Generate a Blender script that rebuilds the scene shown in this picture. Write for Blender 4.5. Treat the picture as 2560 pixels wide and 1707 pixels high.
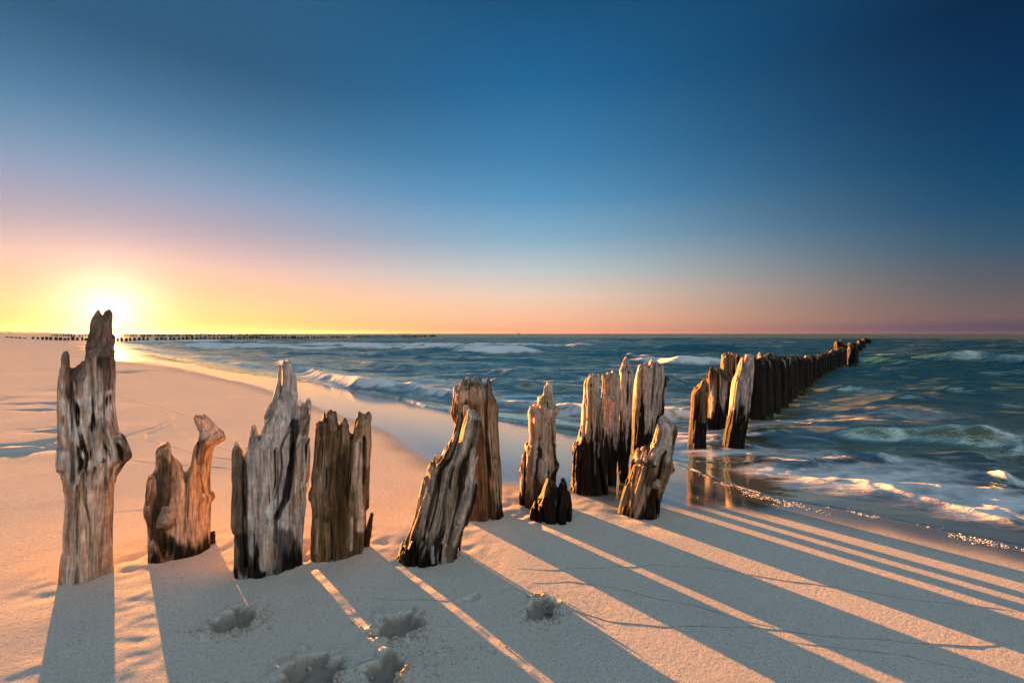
import bpy, math, random
import numpy as np

# ------------------------------------------------------------------ camera, world, sun, exposure
W, H = 2560.0, 1707.0
F, HZ, CAMH = 1138.0, 834.0, 1.10          # focal length and horizon row (pixels of the photograph), eye height (m)
EXPOSURE = 3.5
SUN_AZ = math.radians(-41.5)               # measured from +Y towards +X
SUN_EL = math.radians(2.05)
SUN_STRENGTH = 5.0
SUN_COLOR = (1.0, 0.37, 0.085)

scene = bpy.context.scene
col = scene.collection
for o in list(bpy.data.objects):
    bpy.data.objects.remove(o)

cam_d = bpy.data.cameras.new('camera')
cam_d.sensor_width = 36.0
cam_d.lens = 36.0 * F / W
cam_d.shift_y = -((H / 2) - HZ) / W
cam_d.clip_start = 0.05
cam_d.clip_end = 60000
cam = bpy.data.objects.new('camera', cam_d)
cam.location = (0, 0, CAMH)
cam.rotation_euler = (math.radians(90), 0, 0)
col.objects.link(cam)
scene.camera = cam
scene.view_settings.view_transform = 'Standard'
scene.view_settings.look = 'None'
scene.view_settings.gamma = 1.0
scene.view_settings.exposure = EXPOSURE
scene.view_settings.use_curve_mapping = False
scene.cycles.max_bounces = 6
scene.cycles.transparent_max_bounces = 8
scene.cycles.caustics_reflective = False
scene.cycles.caustics_refractive = False
scene.cycles.use_denoising = True

SD = (math.sin(SUN_AZ) * math.cos(SUN_EL), math.cos(SUN_AZ) * math.cos(SUN_EL), math.sin(SUN_EL))


def lin(c):
    return tuple(((v / 255.0) / 12.92 if v <= 10 else (((v / 255.0) + 0.055) / 1.055) ** 2.4) for v in c)


class NT:
    """small helper to write node trees"""
    def __init__(self, tree):
        self.t = tree
        tree.nodes.clear()

    def n(self, typ, props=None, **ins):
        nd = self.t.nodes.new(typ)
        for k, v in (props or {}).items():
            setattr(nd, k, v)
        for k, v in ins.items():
            self.put(nd, k, v)
        return nd

    def put(self, nd, key, v):
        sock = nd.inputs[int(key[1:])] if key[0] == 'i' and key[1:].isdigit() else nd.inputs[key.replace('_', ' ')]
        if isinstance(v, bpy.types.NodeSocket):
            self.t.links.new(v, sock)
        elif isinstance(v, bpy.types.Node):
            self.t.links.new(v.outputs[0], sock)
        else:
            if sock.type == 'RGBA' and len(v) == 3:
                v = (*v, 1.0)
            sock.default_value = v

    def math(self, op, a, b=0.0, c=0.0, clamp=False):
        nd = self.n('ShaderNodeMath', {'operation': op, 'use_clamp': clamp})
        self.put(nd, 'i0', a); self.put(nd, 'i1', b)
        if op in ('MULTIPLY_ADD',): self.put(nd, 'i2', c)
        return nd.outputs[0]

    def mix(self, fac, a, b, blend='MIX'):
        nd = self.n('ShaderNodeMix', {'data_type': 'RGBA', 'blend_type': blend, 'clamp_factor': True})
        self.put(nd, 'i0', fac); self.put(nd, 'i6', a); self.put(nd, 'i7', b)
        return nd.outputs[2]

    def maprange(self, v, a, b, c=0.0, d=1.0, smooth=True):
        nd = self.n('ShaderNodeMapRange', {'interpolation_type': 'SMOOTHSTEP' if smooth else 'LINEAR'})
        self.put(nd, 'i0', v)
        for i, q in enumerate((a, b, c, d)): nd.inputs[i + 1].default_value = q
        return nd.outputs[0]

    def ramp(self, fac, stops, interp='LINEAR'):
        nd = self.n('ShaderNodeValToRGB')
        cr = nd.color_ramp
        cr.interpolation = interp
        while len(cr.elements) > 1: cr.elements.remove(cr.elements[-1])
        cr.elements[0].position = stops[0][0]; cr.elements[0].color = (*stops[0][1], 1)
        for p, c in stops[1:]:
            e = cr.elements.new(p); e.color = (*c, 1)
        self.put(nd, 'Fac', fac)
        return nd.outputs[0]


world = bpy.data.worlds.new('World')
scene.world = world
world.use_nodes = True
g = NT(world.node_tree)
tc = g.n('ShaderNodeTexCoord')
sep = g.n('ShaderNodeSeparateXYZ', i0=tc.outputs['Generated'])
z_ = g.math('MINIMUM', g.math('MAXIMUM', sep.outputs[2], 0.0), 1.0)
elev = g.math('DIVIDE', g.math('ARCSINE', z_), math.pi / 2)          # 0 horizon .. 1 zenith
hl = g.math('SQRT', g.math('ADD', g.math('MULTIPLY', sep.outputs[0], sep.outputs[0]),
                           g.math('ADD', g.math('MULTIPLY', sep.outputs[1], sep.outputs[1]), 1e-6)))
ca = g.math('DIVIDE', g.math('ADD', g.math('MULTIPLY', sep.outputs[0], math.sin(SUN_AZ)),
                             g.math('MULTIPLY', sep.outputs[1], math.cos(SUN_AZ))), hl)
azd = g.math('DIVIDE', g.math('ARCCOSINE', g.math('MINIMUM', g.math('MAXIMUM', ca, -1.0), 1.0)), math.pi)   # 0..1 = 0..180 deg
ZEN = lin((140, 174, 190))  # sky overhead, out of view, brightened to fill the shaded sand


def sky_ramp(pts):
    st = [(e / 90.0, lin(c)) for e, c in pts]
    return g.ramp(elev, st + [(1.0, ZEN)], 'LINEAR')


r_sun = sky_ramp([(0, (255, 192, 116)), (2.5, (255, 203, 146)), (4.6, (250, 195, 160)), (7, (230, 190, 180)), (9.5, (192, 171, 180)), (11.3, (168, 162, 181)),
                  (14.6, (134, 155, 186)), (17.7, (101, 141, 174)), (20.8, (73, 121, 159)), (23.7, (57, 104, 140)), (26.8, (40, 88, 124)), (42, (42, 92, 128))])
r_mid = sky_ramp([(0, (240, 160, 132)), (1.7, (250, 187, 152)), (4.7, (236, 205, 184)), (7.7, (194, 199, 200)), (11.6, (138, 175, 198)),
                  (16.4, (90, 149, 190)), (21, (64, 129, 174)), (29, (32, 101, 149)), (37, (20, 78, 120)), (50, (34, 90, 130))])
r_right = sky_ramp([(0, (80, 72, 100)), (0.8, (88, 78, 100)), (1.3, (113, 92, 97)), (2.5, (105, 92, 98)), (4.6, (84, 88, 100)), (8, (44, 82, 107)),
                    (11.3, (16, 70, 106)), (14.6, (0, 61, 99)), (18, (0, 52, 91)), (21, (0, 44, 83)), (27, (0, 33, 68)), (48, (26, 78, 116))])
r_back = sky_ramp([(0, (176, 170, 186)), (4, (214, 200, 206)), (9, (230, 230, 232)), (18, (226, 234, 238)), (32, (214, 228, 234)),
                   (55, (186, 208, 220))])  # unseen sky behind the camera, made brighter as fill for the shade
c1 = g.mix(g.maprange(azd, 6 / 180, 46 / 180), r_sun, r_mid)
c2 = g.mix(g.maprange(azd, 40 / 180, 92 / 180), c1, r_right)
c3 = g.mix(g.maprange(azd, 92 / 180, 140 / 180), c2, r_back)
# glow round the low sun
dt = g.n('ShaderNodeVectorMath', {'operation': 'DOT_PRODUCT'}, i0=tc.outputs['Generated'], i1=SD)
ang = g.math('MULTIPLY', g.math('ARCCOSINE', g.math('MINIMUM', dt.outputs['Value'], 1.0)), 180 / math.pi)


def glow(width, amount, colr, power=1.0):
    e = g.math('POWER', g.math('DIVIDE', ang, width), power)
    k = g.math('MULTIPLY', g.math('EXPONENT', g.math('MULTIPLY', e, -1.0)), amount)
    nd = g.n('ShaderNodeVectorMath', {'operation': 'SCALE'}, i0=colr)
    g.put(nd, 'Scale', k)
    return nd.outputs[0]


cur = c3
for wdt, am, cc, pw in ((2.2, 1.7, (1.0, 0.86, 0.64), 1.2), (4.5, 0.07, (1.0, 0.66, 0.25), 1.2)):
    a = g.n('ShaderNodeVectorMath', {'operation': 'ADD'}, i0=cur, i1=glow(wdt, am, cc, pw))
    cur = a.outputs[0]
sky = g.n('ShaderNodeTexSky', {'sky_type': 'NISHITA', 'sun_disc': False, 'sun_elevation': SUN_EL, 'sun_rotation': SUN_AZ,
                               'altitude': 0.0, 'air_density': 1.0, 'dust_density': 1.0, 'ozone_density': 2.0})
cur = g.mix(0.012, cur, sky.outputs[0])
bg = g.n('ShaderNodeBackground', Color=cur, Strength=1.0 / 2 ** EXPOSURE)
wo = g.n('ShaderNodeOutputWorld', Surface=bg)

sun_d = bpy.data.lights.new('sun', 'SUN')
sun_d.energy = SUN_STRENGTH
sun_d.angle = math.radians(0.5)
sun_d.color = SUN_COLOR
sun = bpy.data.objects.new('sun', sun_d)
sun.rotation_euler = (math.pi / 2 - SUN_EL, 0, math.pi - SUN_AZ)
sun.location = (-20, 22, 8)
col.objects.link(sun)

# ------------------------------------------------------------------ noise and geometry helpers


def _h(ix, iy, iz, seed):
    n = (ix.astype(np.uint32) * np.uint32(374761393) + iy.astype(np.uint32) * np.uint32(668265263)
         + iz.astype(np.uint32) * np.uint32(2147483647 & 1274126177) + np.uint32((seed * 974711 + 12345) & 0xffffffff))
    n = (n ^ (n >> np.uint32(13))) * np.uint32(1274126177)
    n = n ^ (n >> np.uint32(16))
    return n.astype(np.float32) * np.float32(2.0 / 4294967295.0) - np.float32(1.0)


def noise3(x, y, z, seed=0):
    x = np.asarray(x, np.float32); y = np.asarray(y, np.float32); z = np.asarray(z, np.float32)
    fx = np.floor(x); fy = np.floor(y); fz = np.floor(z)
    ux = x - fx; uy = y - fy; uz = z - fz
    ux = ux * ux * (3 - 2 * ux); uy = uy * uy * (3 - 2 * uy); uz = uz * uz * (3 - 2 * uz)
    ix = fx.astype(np.int64); iy = fy.astype(np.int64); iz = fz.astype(np.int64)
    r = 0
    for a in (0, 1):
        wa = ux if a else 1 - ux
        for b in (0, 1):
            wb = wa * (uy if b else 1 - uy)
            for c in (0, 1):
                r = r + wb * (uz if c else 1 - uz) * _h(ix + a, iy + b, iz + c, seed)
    return r


def noise2(x, y, seed=0):
    x = np.asarray(x, np.float32); y = np.asarray(y, np.float32)
    fx = np.floor(x); fy = np.floor(y)
    ux = x - fx; uy = y - fy
    ux = ux * ux * (3 - 2 * ux); uy = uy * uy * (3 - 2 * uy)
    ix = fx.astype(np.int64); iy = fy.astype(np.int64); z0 = np.zeros_like(ix)
    return ((_h(ix, iy, z0, seed) * (1 - ux) + _h(ix + 1, iy, z0, seed) * ux) * (1 - uy)
            + (_h(ix, iy + 1, z0, seed) * (1 - ux) + _h(ix + 1, iy + 1, z0, seed) * ux) * uy)


def fbm2(x, y, seed=0, octv=4, gain=0.5):
    r = 0; a = 1.0; f = 1.0
    for k in range(octv):
        r = r + a * noise2(x * f + 17.3 * k, y * f - 9.1 * k, seed + k); a *= gain; f *= 2.03
    return r


def sstep(x, a, b):
    t = np.clip((x - a) / (b - a), 0, 1)
    return t * t * (3 - 2 * t)


def make_mesh(name, verts, faces, smooth=True):
    """faces: (n,4) or (n,3) integer array"""
    me = bpy.data.meshes.new(name)
    verts = np.asarray(verts, np.float32); faces = np.asarray(faces, np.int32)
    n, k = faces.shape
    me.vertices.add(len(verts)); me.vertices.foreach_set('co', verts.ravel())
    me.loops.add(n * k); me.loops.foreach_set('vertex_index', faces.ravel())
    me.polygons.add(n); me.polygons.foreach_set('loop_start', np.arange(0, n * k, k, dtype=np.int32))
    me.update(calc_edges=True)
    me.polygons.foreach_set('use_smooth', np.full(n, smooth))
    return me


def set_attr(me, name, arr):
    arr = np.asarray(arr, np.float32)
    if arr.ndim == 1:
        a = me.attributes.new(name, 'FLOAT', 'POINT'); a.data.foreach_set('value', arr)
    else:
        a = me.attributes.new(name, 'FLOAT_COLOR', 'POINT')
        if arr.shape[1] == 3: arr = np.concatenate([arr, np.ones((len(arr), 1), np.float32)], 1)
        a.data.foreach_set('color', arr.ravel())


def add_obj(name, me, mat=None, parent=None, label=None, cat=None, group=None, kind=None):
    o = bpy.data.objects.new(name, me)
    col.objects.link(o)
    if mat is not None and len(me.materials) == 0: me.materials.append(mat)
    if parent is not None: o.parent = parent
    tag(o, label, cat, group, kind)
    return o


def tag(o, label=None, cat=None, group=None, kind=None):
    if label: o['label'] = label
    if cat: o['category'] = cat
    if group: o['group'] = group
    if kind: o['kind'] = kind


def seg_dist(X, Y, pts):
    """distance to a polyline, arc length at nearest point, signed side (left positive)"""
    best = np.full(X.shape, 1e9, np.float32); arc = np.zeros(X.shape, np.float32); side = np.zeros(X.shape, np.float32)
    acc = 0.0
    for (x0, y0), (x1, y1) in zip(pts[:-1], pts[1:]):
        dx, dy = x1 - x0, y1 - y0
        L2 = dx * dx + dy * dy + 1e-12
        t = np.clip(((X - x0) * dx + (Y - y0) * dy) / L2, 0, 1)
        ex = X - (x0 + t * dx); ey = Y - (y0 + t * dy)
        d = np.sqrt(ex * ex + ey * ey)
        m = d < best
        best = np.where(m, d, best); L = math.sqrt(L2)
        arc = np.where(m, acc + t * L, arc)
        side = np.where(m, np.sign(dx * ey - dy * ex), side)
        acc += L
    return best, arc, side


# ------------------------------------------------------------------ the lie of the land
SN = (0.722, 0.692)                        # horizontal direction from beach to sea
SEA = -0.17


def st(x, y):
    return SN[0] * x + SN[1] * y, -SN[1] * x + SN[0] * y


def terrain(x, y):
    s, t = st(np.asarray(x, float), np.asarray(y, float))
    sp = [-3000, -60, -30, -14, -6, -2, 1.2, 2.0, 2.8, 3.6, 4.6, 6, 9, 20, 60, 4000]
    zp = [6.0, 2.0, 1.0, .34, .06, .005, .0, -.012, -.05, -.11, -.2, -.34, -.6, -1.3, -3, -6]
    s2 = s - 0.010 * np.clip(t - 4, 0, 60)
    z = (np.interp(s2 - 0.25, sp, zp) + np.interp(s2, sp, zp) + np.interp(s2 + 0.25, sp, zp)) / 3
    return z


def ground(px, py, level=None):
    """point of the beach (or of a level) that the photograph shows at px, py"""
    k = (py - HZ) / F
    y = CAMH / k
    if level is not None:
        y = (CAMH - level) / k
        return (px - W / 2) / F * y, y, level
    for i in range(60):
        x = (px - W / 2) / F * y
        y = 0.5 * y + 0.5 * (CAMH - float(terrain(x, y))) / k
    return (px - W / 2) / F * y, y, float(terrain((px - W / 2) / F * y, y))


def gline(pts, level=None):
    return [ground(a, b, level)[:2] for a, b in pts]


def st_curve(pts, level=None):
    r = sorted((st(*ground(a, b, level)[:2])[::-1] for a, b in pts))
    return np.array([q[0] for q in r]), np.array([q[1] for q in r])


DRY = st_curve([(283, 889), (455, 924), (625, 963), (700, 987), (850, 1040), (960, 1085), (1075, 1160), (1210, 1205), (1330, 1222), (1440, 1240),
                (1560, 1255), (1650, 1268), (1800, 1276), (2000, 1292), (2200, 1326), (2400, 1368), (2560, 1408)])
SWASH = st_curve([(298, 872), (372, 886), (446, 902), (506, 915), (600, 932), (700, 945), (830, 965), (983, 993), (1059, 1016), (1131, 1030),
                  (1245, 1050), (1314, 1060), (1442, 1080), (1560, 1110), (1640, 1142), (1700, 1164), (1760, 1187), (1850, 1222), (1950, 1252), (2150, 1284),
                  (2350, 1327), (2560, 1370)])


def curve_at(c, t):
    return np.interp(t, c[0], c[1])


# ------------------------------------------------------------------ materials


def new_mat(name):
    m = bpy.data.materials.new(name)
    m.use_nodes = True
    return m, NT(m.node_tree)


def mat_wood():
    m, g = new_mat('weathered_wood')
    at = g.n('ShaderNodeAttribute', {'attribute_name': 'tone'})
    wet = g.n('ShaderNodeAttribute', {'attribute_name': 'wet'})
    t = g.n('ShaderNodeTexCoord')
    mp = g.n('ShaderNodeMapping', i0=t.outputs['Object']); mp.inputs['Scale'].default_value = (1, 1, 0.09)
    n1 = g.n('ShaderNodeTexNoise', i0=mp, Scale=120.0, Detail=5.0, Roughness=0.65)
    n2 = g.n('ShaderNodeTexNoise', i0=mp, Scale=330.0, Detail=3.0, Roughness=0.6)
    n3 = g.n('ShaderNodeTexNoise', i0=t.outputs['Object'], Scale=45.0, Detail=4.0, Roughness=0.6)
    f = g.maprange(n1.outputs[0], 0.28, 0.72, 0.36, 1.52, False)
    f2 = g.maprange(n3.outputs[0], 0.3, 0.7, 0.8, 1.18, False)
    v = g.n('ShaderNodeVectorMath', {'operation': 'SCALE'}, i0=at.outputs['Color']); g.put(v, 'Scale', g.math('MULTIPLY', f, f2))
    hgt = g.math('ADD', g.math('MULTIPLY', n1.outputs[0], 1.0), g.math('MULTIPLY', n2.outputs[0], 0.5))
    b = g.n('ShaderNodeBump', Strength=0.9, Distance=0.009, Height=hgt)
    rough = g.maprange(wet.outputs['Fac'], 0, 1, 0.9, 0.6, False)
    p = g.n('ShaderNodeBsdfPrincipled', Base_Color=v.outputs[0], Roughness=rough, Normal=b)
    p.inputs['Specular IOR Level'].default_value = 0.12
    g.n('ShaderNodeOutputMaterial', Surface=p)
    return m


def mat_sand():
    m, g = new_mat('beach_sand')
    wet = g.n('ShaderNodeAttribute', {'attribute_name': 'wet'}).outputs['Fac']
    t = g.n('ShaderNodeTexCoord')
    P = t.outputs['Object']
    n1 = g.n('ShaderNodeTexNoise', i0=P, Scale=230.0, Detail=4.0, Roughness=0.75)
    n2 = g.n('ShaderNodeTexNoise', i0=P, Scale=38.0, Detail=3.0, Roughness=0.6)
    n3 = g.n('ShaderNodeTexNoise', i0=P, Scale=1.7, Detail=4.0, Roughness=0.6)
    n4 = g.n('ShaderNodeTexNoise', i0=P, Scale=900.0, Detail=1.0, Roughness=0.5)
    base = g.mix(g.maprange(n1.outputs[0], 0.3, 0.7), (0.56, 0.515, 0.445), (0.78, 0.73, 0.645))
    n6 = g.n('ShaderNodeTexNoise', i0=P, Scale=95.0, Detail=2.0, Roughness=0.7)
    base = g.mix(g.maprange(n6.outputs[0], 0.52, 0.72, 0, 0.55), base, (0.30, 0.25, 0.19))
    base = g.mix(g.maprange(n3.outputs[0], 0.35, 0.7, 0, 0.35), base, (0.55, 0.51, 0.46))
    n5 = g.n('ShaderNodeTexNoise', i0=P, Scale=420.0, Detail=2.0, Roughness=0.6)
    base = g.mix(g.maprange(n5.outputs[0], 0.56, 0.72, 0, 0.75), base, (0.20, 0.16, 0.12))
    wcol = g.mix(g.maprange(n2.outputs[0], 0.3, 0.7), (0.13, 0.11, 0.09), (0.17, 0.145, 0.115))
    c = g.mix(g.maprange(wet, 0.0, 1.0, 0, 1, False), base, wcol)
    hgt = g.math('ADD', g.math('MULTIPLY', n1.outputs[0], 0.5), g.math('ADD', g.math('MULTIPLY', n2.outputs[0], 0.8), g.math('MULTIPLY', n6.outputs[0], 0.7)))
    st_ = g.maprange(wet, 0.05, 0.7, 0.85, 0.0)
    b = g.n('ShaderNodeBump', Strength=st_, Distance=0.007, Height=hgt)
    p = g.n('ShaderNodeBsdfPrincipled', Base_Color=c, Roughness=g.maprange(wet, 0.1, 0.9, 0.92, 0.5, False), Normal=b)
    p.inputs['Specular IOR Level'].default_value = 0.0
    gloss = g.n('ShaderNodeAttribute', {'attribute_name': 'gloss'}).outputs['Fac']
    shine = g.maprange(gloss, 0.25, 0.85)
    nb = g.n('ShaderNodeBump', Strength=0.10, Distance=0.004, Height=n2.outputs[0])
    mir = g.n('ShaderNodeBsdfGlossy', Color=(0.93, 0.92, 0.90), Roughness=g.maprange(gloss, 0.2, 1.0, 0.35, 0.07), Normal=nb)
    fr = g.n('ShaderNodeFresnel', IOR=3.2)
    film = g.math('MULTIPLY', shine, g.maprange(fr.outputs[0], 0.25, 0.6, 0.30, 0.92, False))
    mx = g.n('ShaderNodeMixShader', i0=film, i1=p, i2=mir)
    g.n('ShaderNodeOutputMaterial', Surface=mx)
    return m


def mat_water():
    m, g = new_mat('sea_water')
    at = lambda n: g.n('ShaderNodeAttribute', {'attribute_name': n}).outputs['Fac']
    foam, dep, calm = at('foam'), at('depth'), at('calm')
    t = g.n('ShaderNodeTexCoord')
    mp = g.n('ShaderNodeMapping', i0=t.outputs['Object'])
    mp.inputs['Rotation'].default_value = (0, 0, math.radians(14)); mp.inputs['Scale'].default_value = (0.42, 1.0, 1.0)
    n1 = g.n('ShaderNodeTexNoise', i0=mp, Scale=2.1, Detail=6.0, Roughness=0.62)
    n2 = g.n('ShaderNodeTexNoise', i0=mp, Scale=0.5, Detail=4.0, Roughness=0.6)
    hgt = g.math('ADD', g.math('MULTIPLY', n1.outputs[0], 0.32), g.math('MULTIPLY', n2.outputs[0], 0.9))
    b = g.n('ShaderNodeBump', Strength=g.maprange(calm, 0, 1, 0.9, 0.03, False), Distance=0.5, Height=hgt)
    shallow = g.maprange(dep, 0.12, 1.0)
    body = g.mix(shallow, (0.19, 0.175, 0.095), (0.009, 0.066, 0.066))
    opac = g.maprange(dep, 0.0, 0.42, 0.03, 1.0)
    dif = g.n('ShaderNodeBsdfDiffuse', Color=body)
    tr = g.n('ShaderNodeBsdfTransparent', Color=(0.86, 0.90, 0.86))
    inner = g.n('ShaderNodeMixShader', i0=opac, i1=tr, i2=dif)
    gl = g.n('ShaderNodeBsdfGlossy', Color=(0.84, 1.0, 0.93), Roughness=g.maprange(calm, -0.35, 1, 0.34, 0.05, False), Normal=b)
    fr = g.n('ShaderNodeFresnel', IOR=1.36, Normal=b)
    wat = g.n('ShaderNodeMixShader', i0=g.math('MULTIPLY', fr.outputs[0], g.maprange(calm, -0.35, 1, 0.16, 0.60, False)), i1=inner, i2=gl)
    # foam
    fn = g.n('ShaderNodeTexNoise', i0=mp, Scale=9.0, Detail=5.0, Roughness=0.7)
    fm = g.math('SUBTRACT', g.math('MULTIPLY', foam, 1.6), g.math('MULTIPLY', g.maprange(fn.outputs[0], 0.25, 0.75, 0, 1, False), 0.50))
    ff = g.maprange(fm, -0.05, 1.05)
    fd = g.n('ShaderNodeBsdfDiffuse', Color=(0.80, 0.80, 0.79))
    fb = g.n('ShaderNodeBump', Strength=0.6, Distance=0.03, Height=fn.outputs[0]); g.put(fd, 'Normal', fb)
    out = g.n('ShaderNodeMixShader', i0=ff, i1=wat, i2=fd)
    g.n('ShaderNodeOutputMaterial', Surface=out)
    return m


def mat_plain(name, c, rough=0.9, scale=60.0, var=0.35, bump=0.3, dist=0.004):
    m, g = new_mat(name)
    t = g.n('ShaderNodeTexCoord')
    n = g.n('ShaderNodeTexNoise', i0=t.outputs['Object'], Scale=scale, Detail=4.0)
    cc = g.mix(g.maprange(n.outputs[0], 0.3, 0.7), tuple(v * (1 - var) for v in c), tuple(min(1, v * (1 + var)) for v in c))
    b = g.n('ShaderNodeBump', Strength=bump, Distance=dist, Height=n.outputs[0])
    p = g.n('ShaderNodeBsdfPrincipled', Base_Color=cc, Roughness=rough, Normal=b)
    p.inputs['Specular IOR Level'].default_value = 0.3
    g.n('ShaderNodeOutputMaterial', Surface=p)
    return m


M_WOOD = mat_wood()
M_SAND = mat_sand()
M_WATER = mat_water()
M_CRUMB = mat_plain('sand_crumbs', (0.46, 0.39, 0.31), 0.95, 200, 0.3, 0.8)
M_FOAM = mat_plain('foam', (0.80, 0.80, 0.79), 0.5, 90, 0.05, 0.3)
M_HILL = mat_plain('far_hill', (0.10, 0.08, 0.06), 0.95, 0.01, 0.2, 0.0)
M_SHELL = mat_plain('shell', (0.16, 0.12, 0.10), 0.6, 90, 0.4, 0.2)
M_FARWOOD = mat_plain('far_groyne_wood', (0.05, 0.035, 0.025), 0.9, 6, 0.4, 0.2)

# ------------------------------------------------------------------ wooden posts: solids carved from a field


def surface_nets(Fv, org, step):
    ins = Fv < 0
    nx, ny, nz = Fv.shape
    corner = np.zeros((nx - 1, ny - 1, nz - 1), np.int8)
    for a in (0, 1):
        for b in (0, 1):
            for c in (0, 1):
                corner += ins[a:nx - 1 + a, b:ny - 1 + b, c:nz - 1 + c]
    act = (corner > 0) & (corner < 8)
    I, J, K = np.nonzero(act)
    acc = np.zeros((len(I), 3), np.float32); cnt = np.zeros(len(I), np.float32)
    for ax in range(3):
        o1, o2 = [q for q in range(3) if q != ax]
        for a in (0, 1):
            for b in (0, 1):
                off = [0, 0, 0]; off[o1] = a; off[o2] = b
                p0 = Fv[I + off[0], J + off[1], K + off[2]]
                off2 = list(off); off2[ax] = 1
                p1 = Fv[I + off2[0], J + off2[1], K + off2[2]]
                m = (p0 < 0) != (p1 < 0)
                t = np.where(m, p0 / np.where(m, p0 - p1, 1), 0)
                acc[:, ax] += np.where(m, t, 0); acc[:, o1] += np.where(m, a, 0); acc[:, o2] += np.where(m, b, 0)
                cnt += m
    V = (np.stack([I, J, K], 1) + acc / cnt[:, None]) * np.array(step, np.float32) + np.array(org, np.float32)
    idx = np.full(act.shape, -1, np.int32); idx[I, J, K] = np.arange(len(I))
    faces = []
    for ax in range(3):
        o1, o2 = (ax + 1) % 3, (ax + 2) % 3
        sl0 = [slice(None)] * 3; sl1 = [slice(None)] * 3
        sl0[ax] = slice(0, -1); sl1[ax] = slice(1, None)
        ch = ins[tuple(sl0)] != ins[tuple(sl1)]
        E = np.array(np.nonzero(ch))
        ok = (E[o1] > 0) & (E[o2] > 0) & (E[o1] < Fv.shape[o1] - 1) & (E[o2] < Fv.shape[o2] - 1)
        E = E[:, ok]

        def cell(d1, d2):
            q = [E[0], E[1], E[2]]
            q[o1] = q[o1] - d1; q[o2] = q[o2] - d2
            return idx[q[0], q[1], q[2]]
        q = np.stack([cell(1, 1), cell(0, 1), cell(0, 0), cell(1, 0)], 1)
        flip = ~ins[E[0], E[1], E[2]]
        q[flip] = q[flip][:, ::-1]
        faces.append(q)
    return V, np.concatenate(faces)


def poly_sdf(X, Z, poly):
    P = np.asarray(poly, np.float32); n = len(P)
    d = np.full(X.shape, 1e9, np.float32); s = np.ones(X.shape, bool)
    for i in range(n):
        a = P[i]; b = P[(i - 1) % n]
        ex, ez = b[0] - a[0], b[1] - a[1]
        wx = X - a[0]; wz = Z - a[1]
        t = np.clip((wx * ex + wz * ez) / (ex * ex + ez * ez + 1e-12), 0, 1)
        d = np.minimum(d, (wx - ex * t) ** 2 + (wz - ez * t) ** 2)
        c1_ = Z >= a[1]; c2_ = Z < b[1]; c3_ = ex * wz > ez * wx
        s ^= (c1_ & c2_ & c3_) | (~c1_ & ~c2_ & ~c3_)
    return np.sqrt(d) * np.where(s, 1, -1)


PALE = np.array((0.52, 0.42, 0.335)); GREY = np.array((0.45, 0.405, 0.365)); TAN = np.array((0.42, 0.295, 0.185))
BROWN = np.array((0.17, 0.105, 0.05)); DARK = np.array((0.012, 0.0088, 0.0065)); LICH = np.array((0.60, 0.61, 0.58))
ALGAE = np.array((0.07, 0.085, 0.02))
COLS = dict(pale=PALE, grey=GREY, tan=TAN, brown=BROWN, dark=DARK, lichen=LICH, algae=ALGAE)


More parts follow.
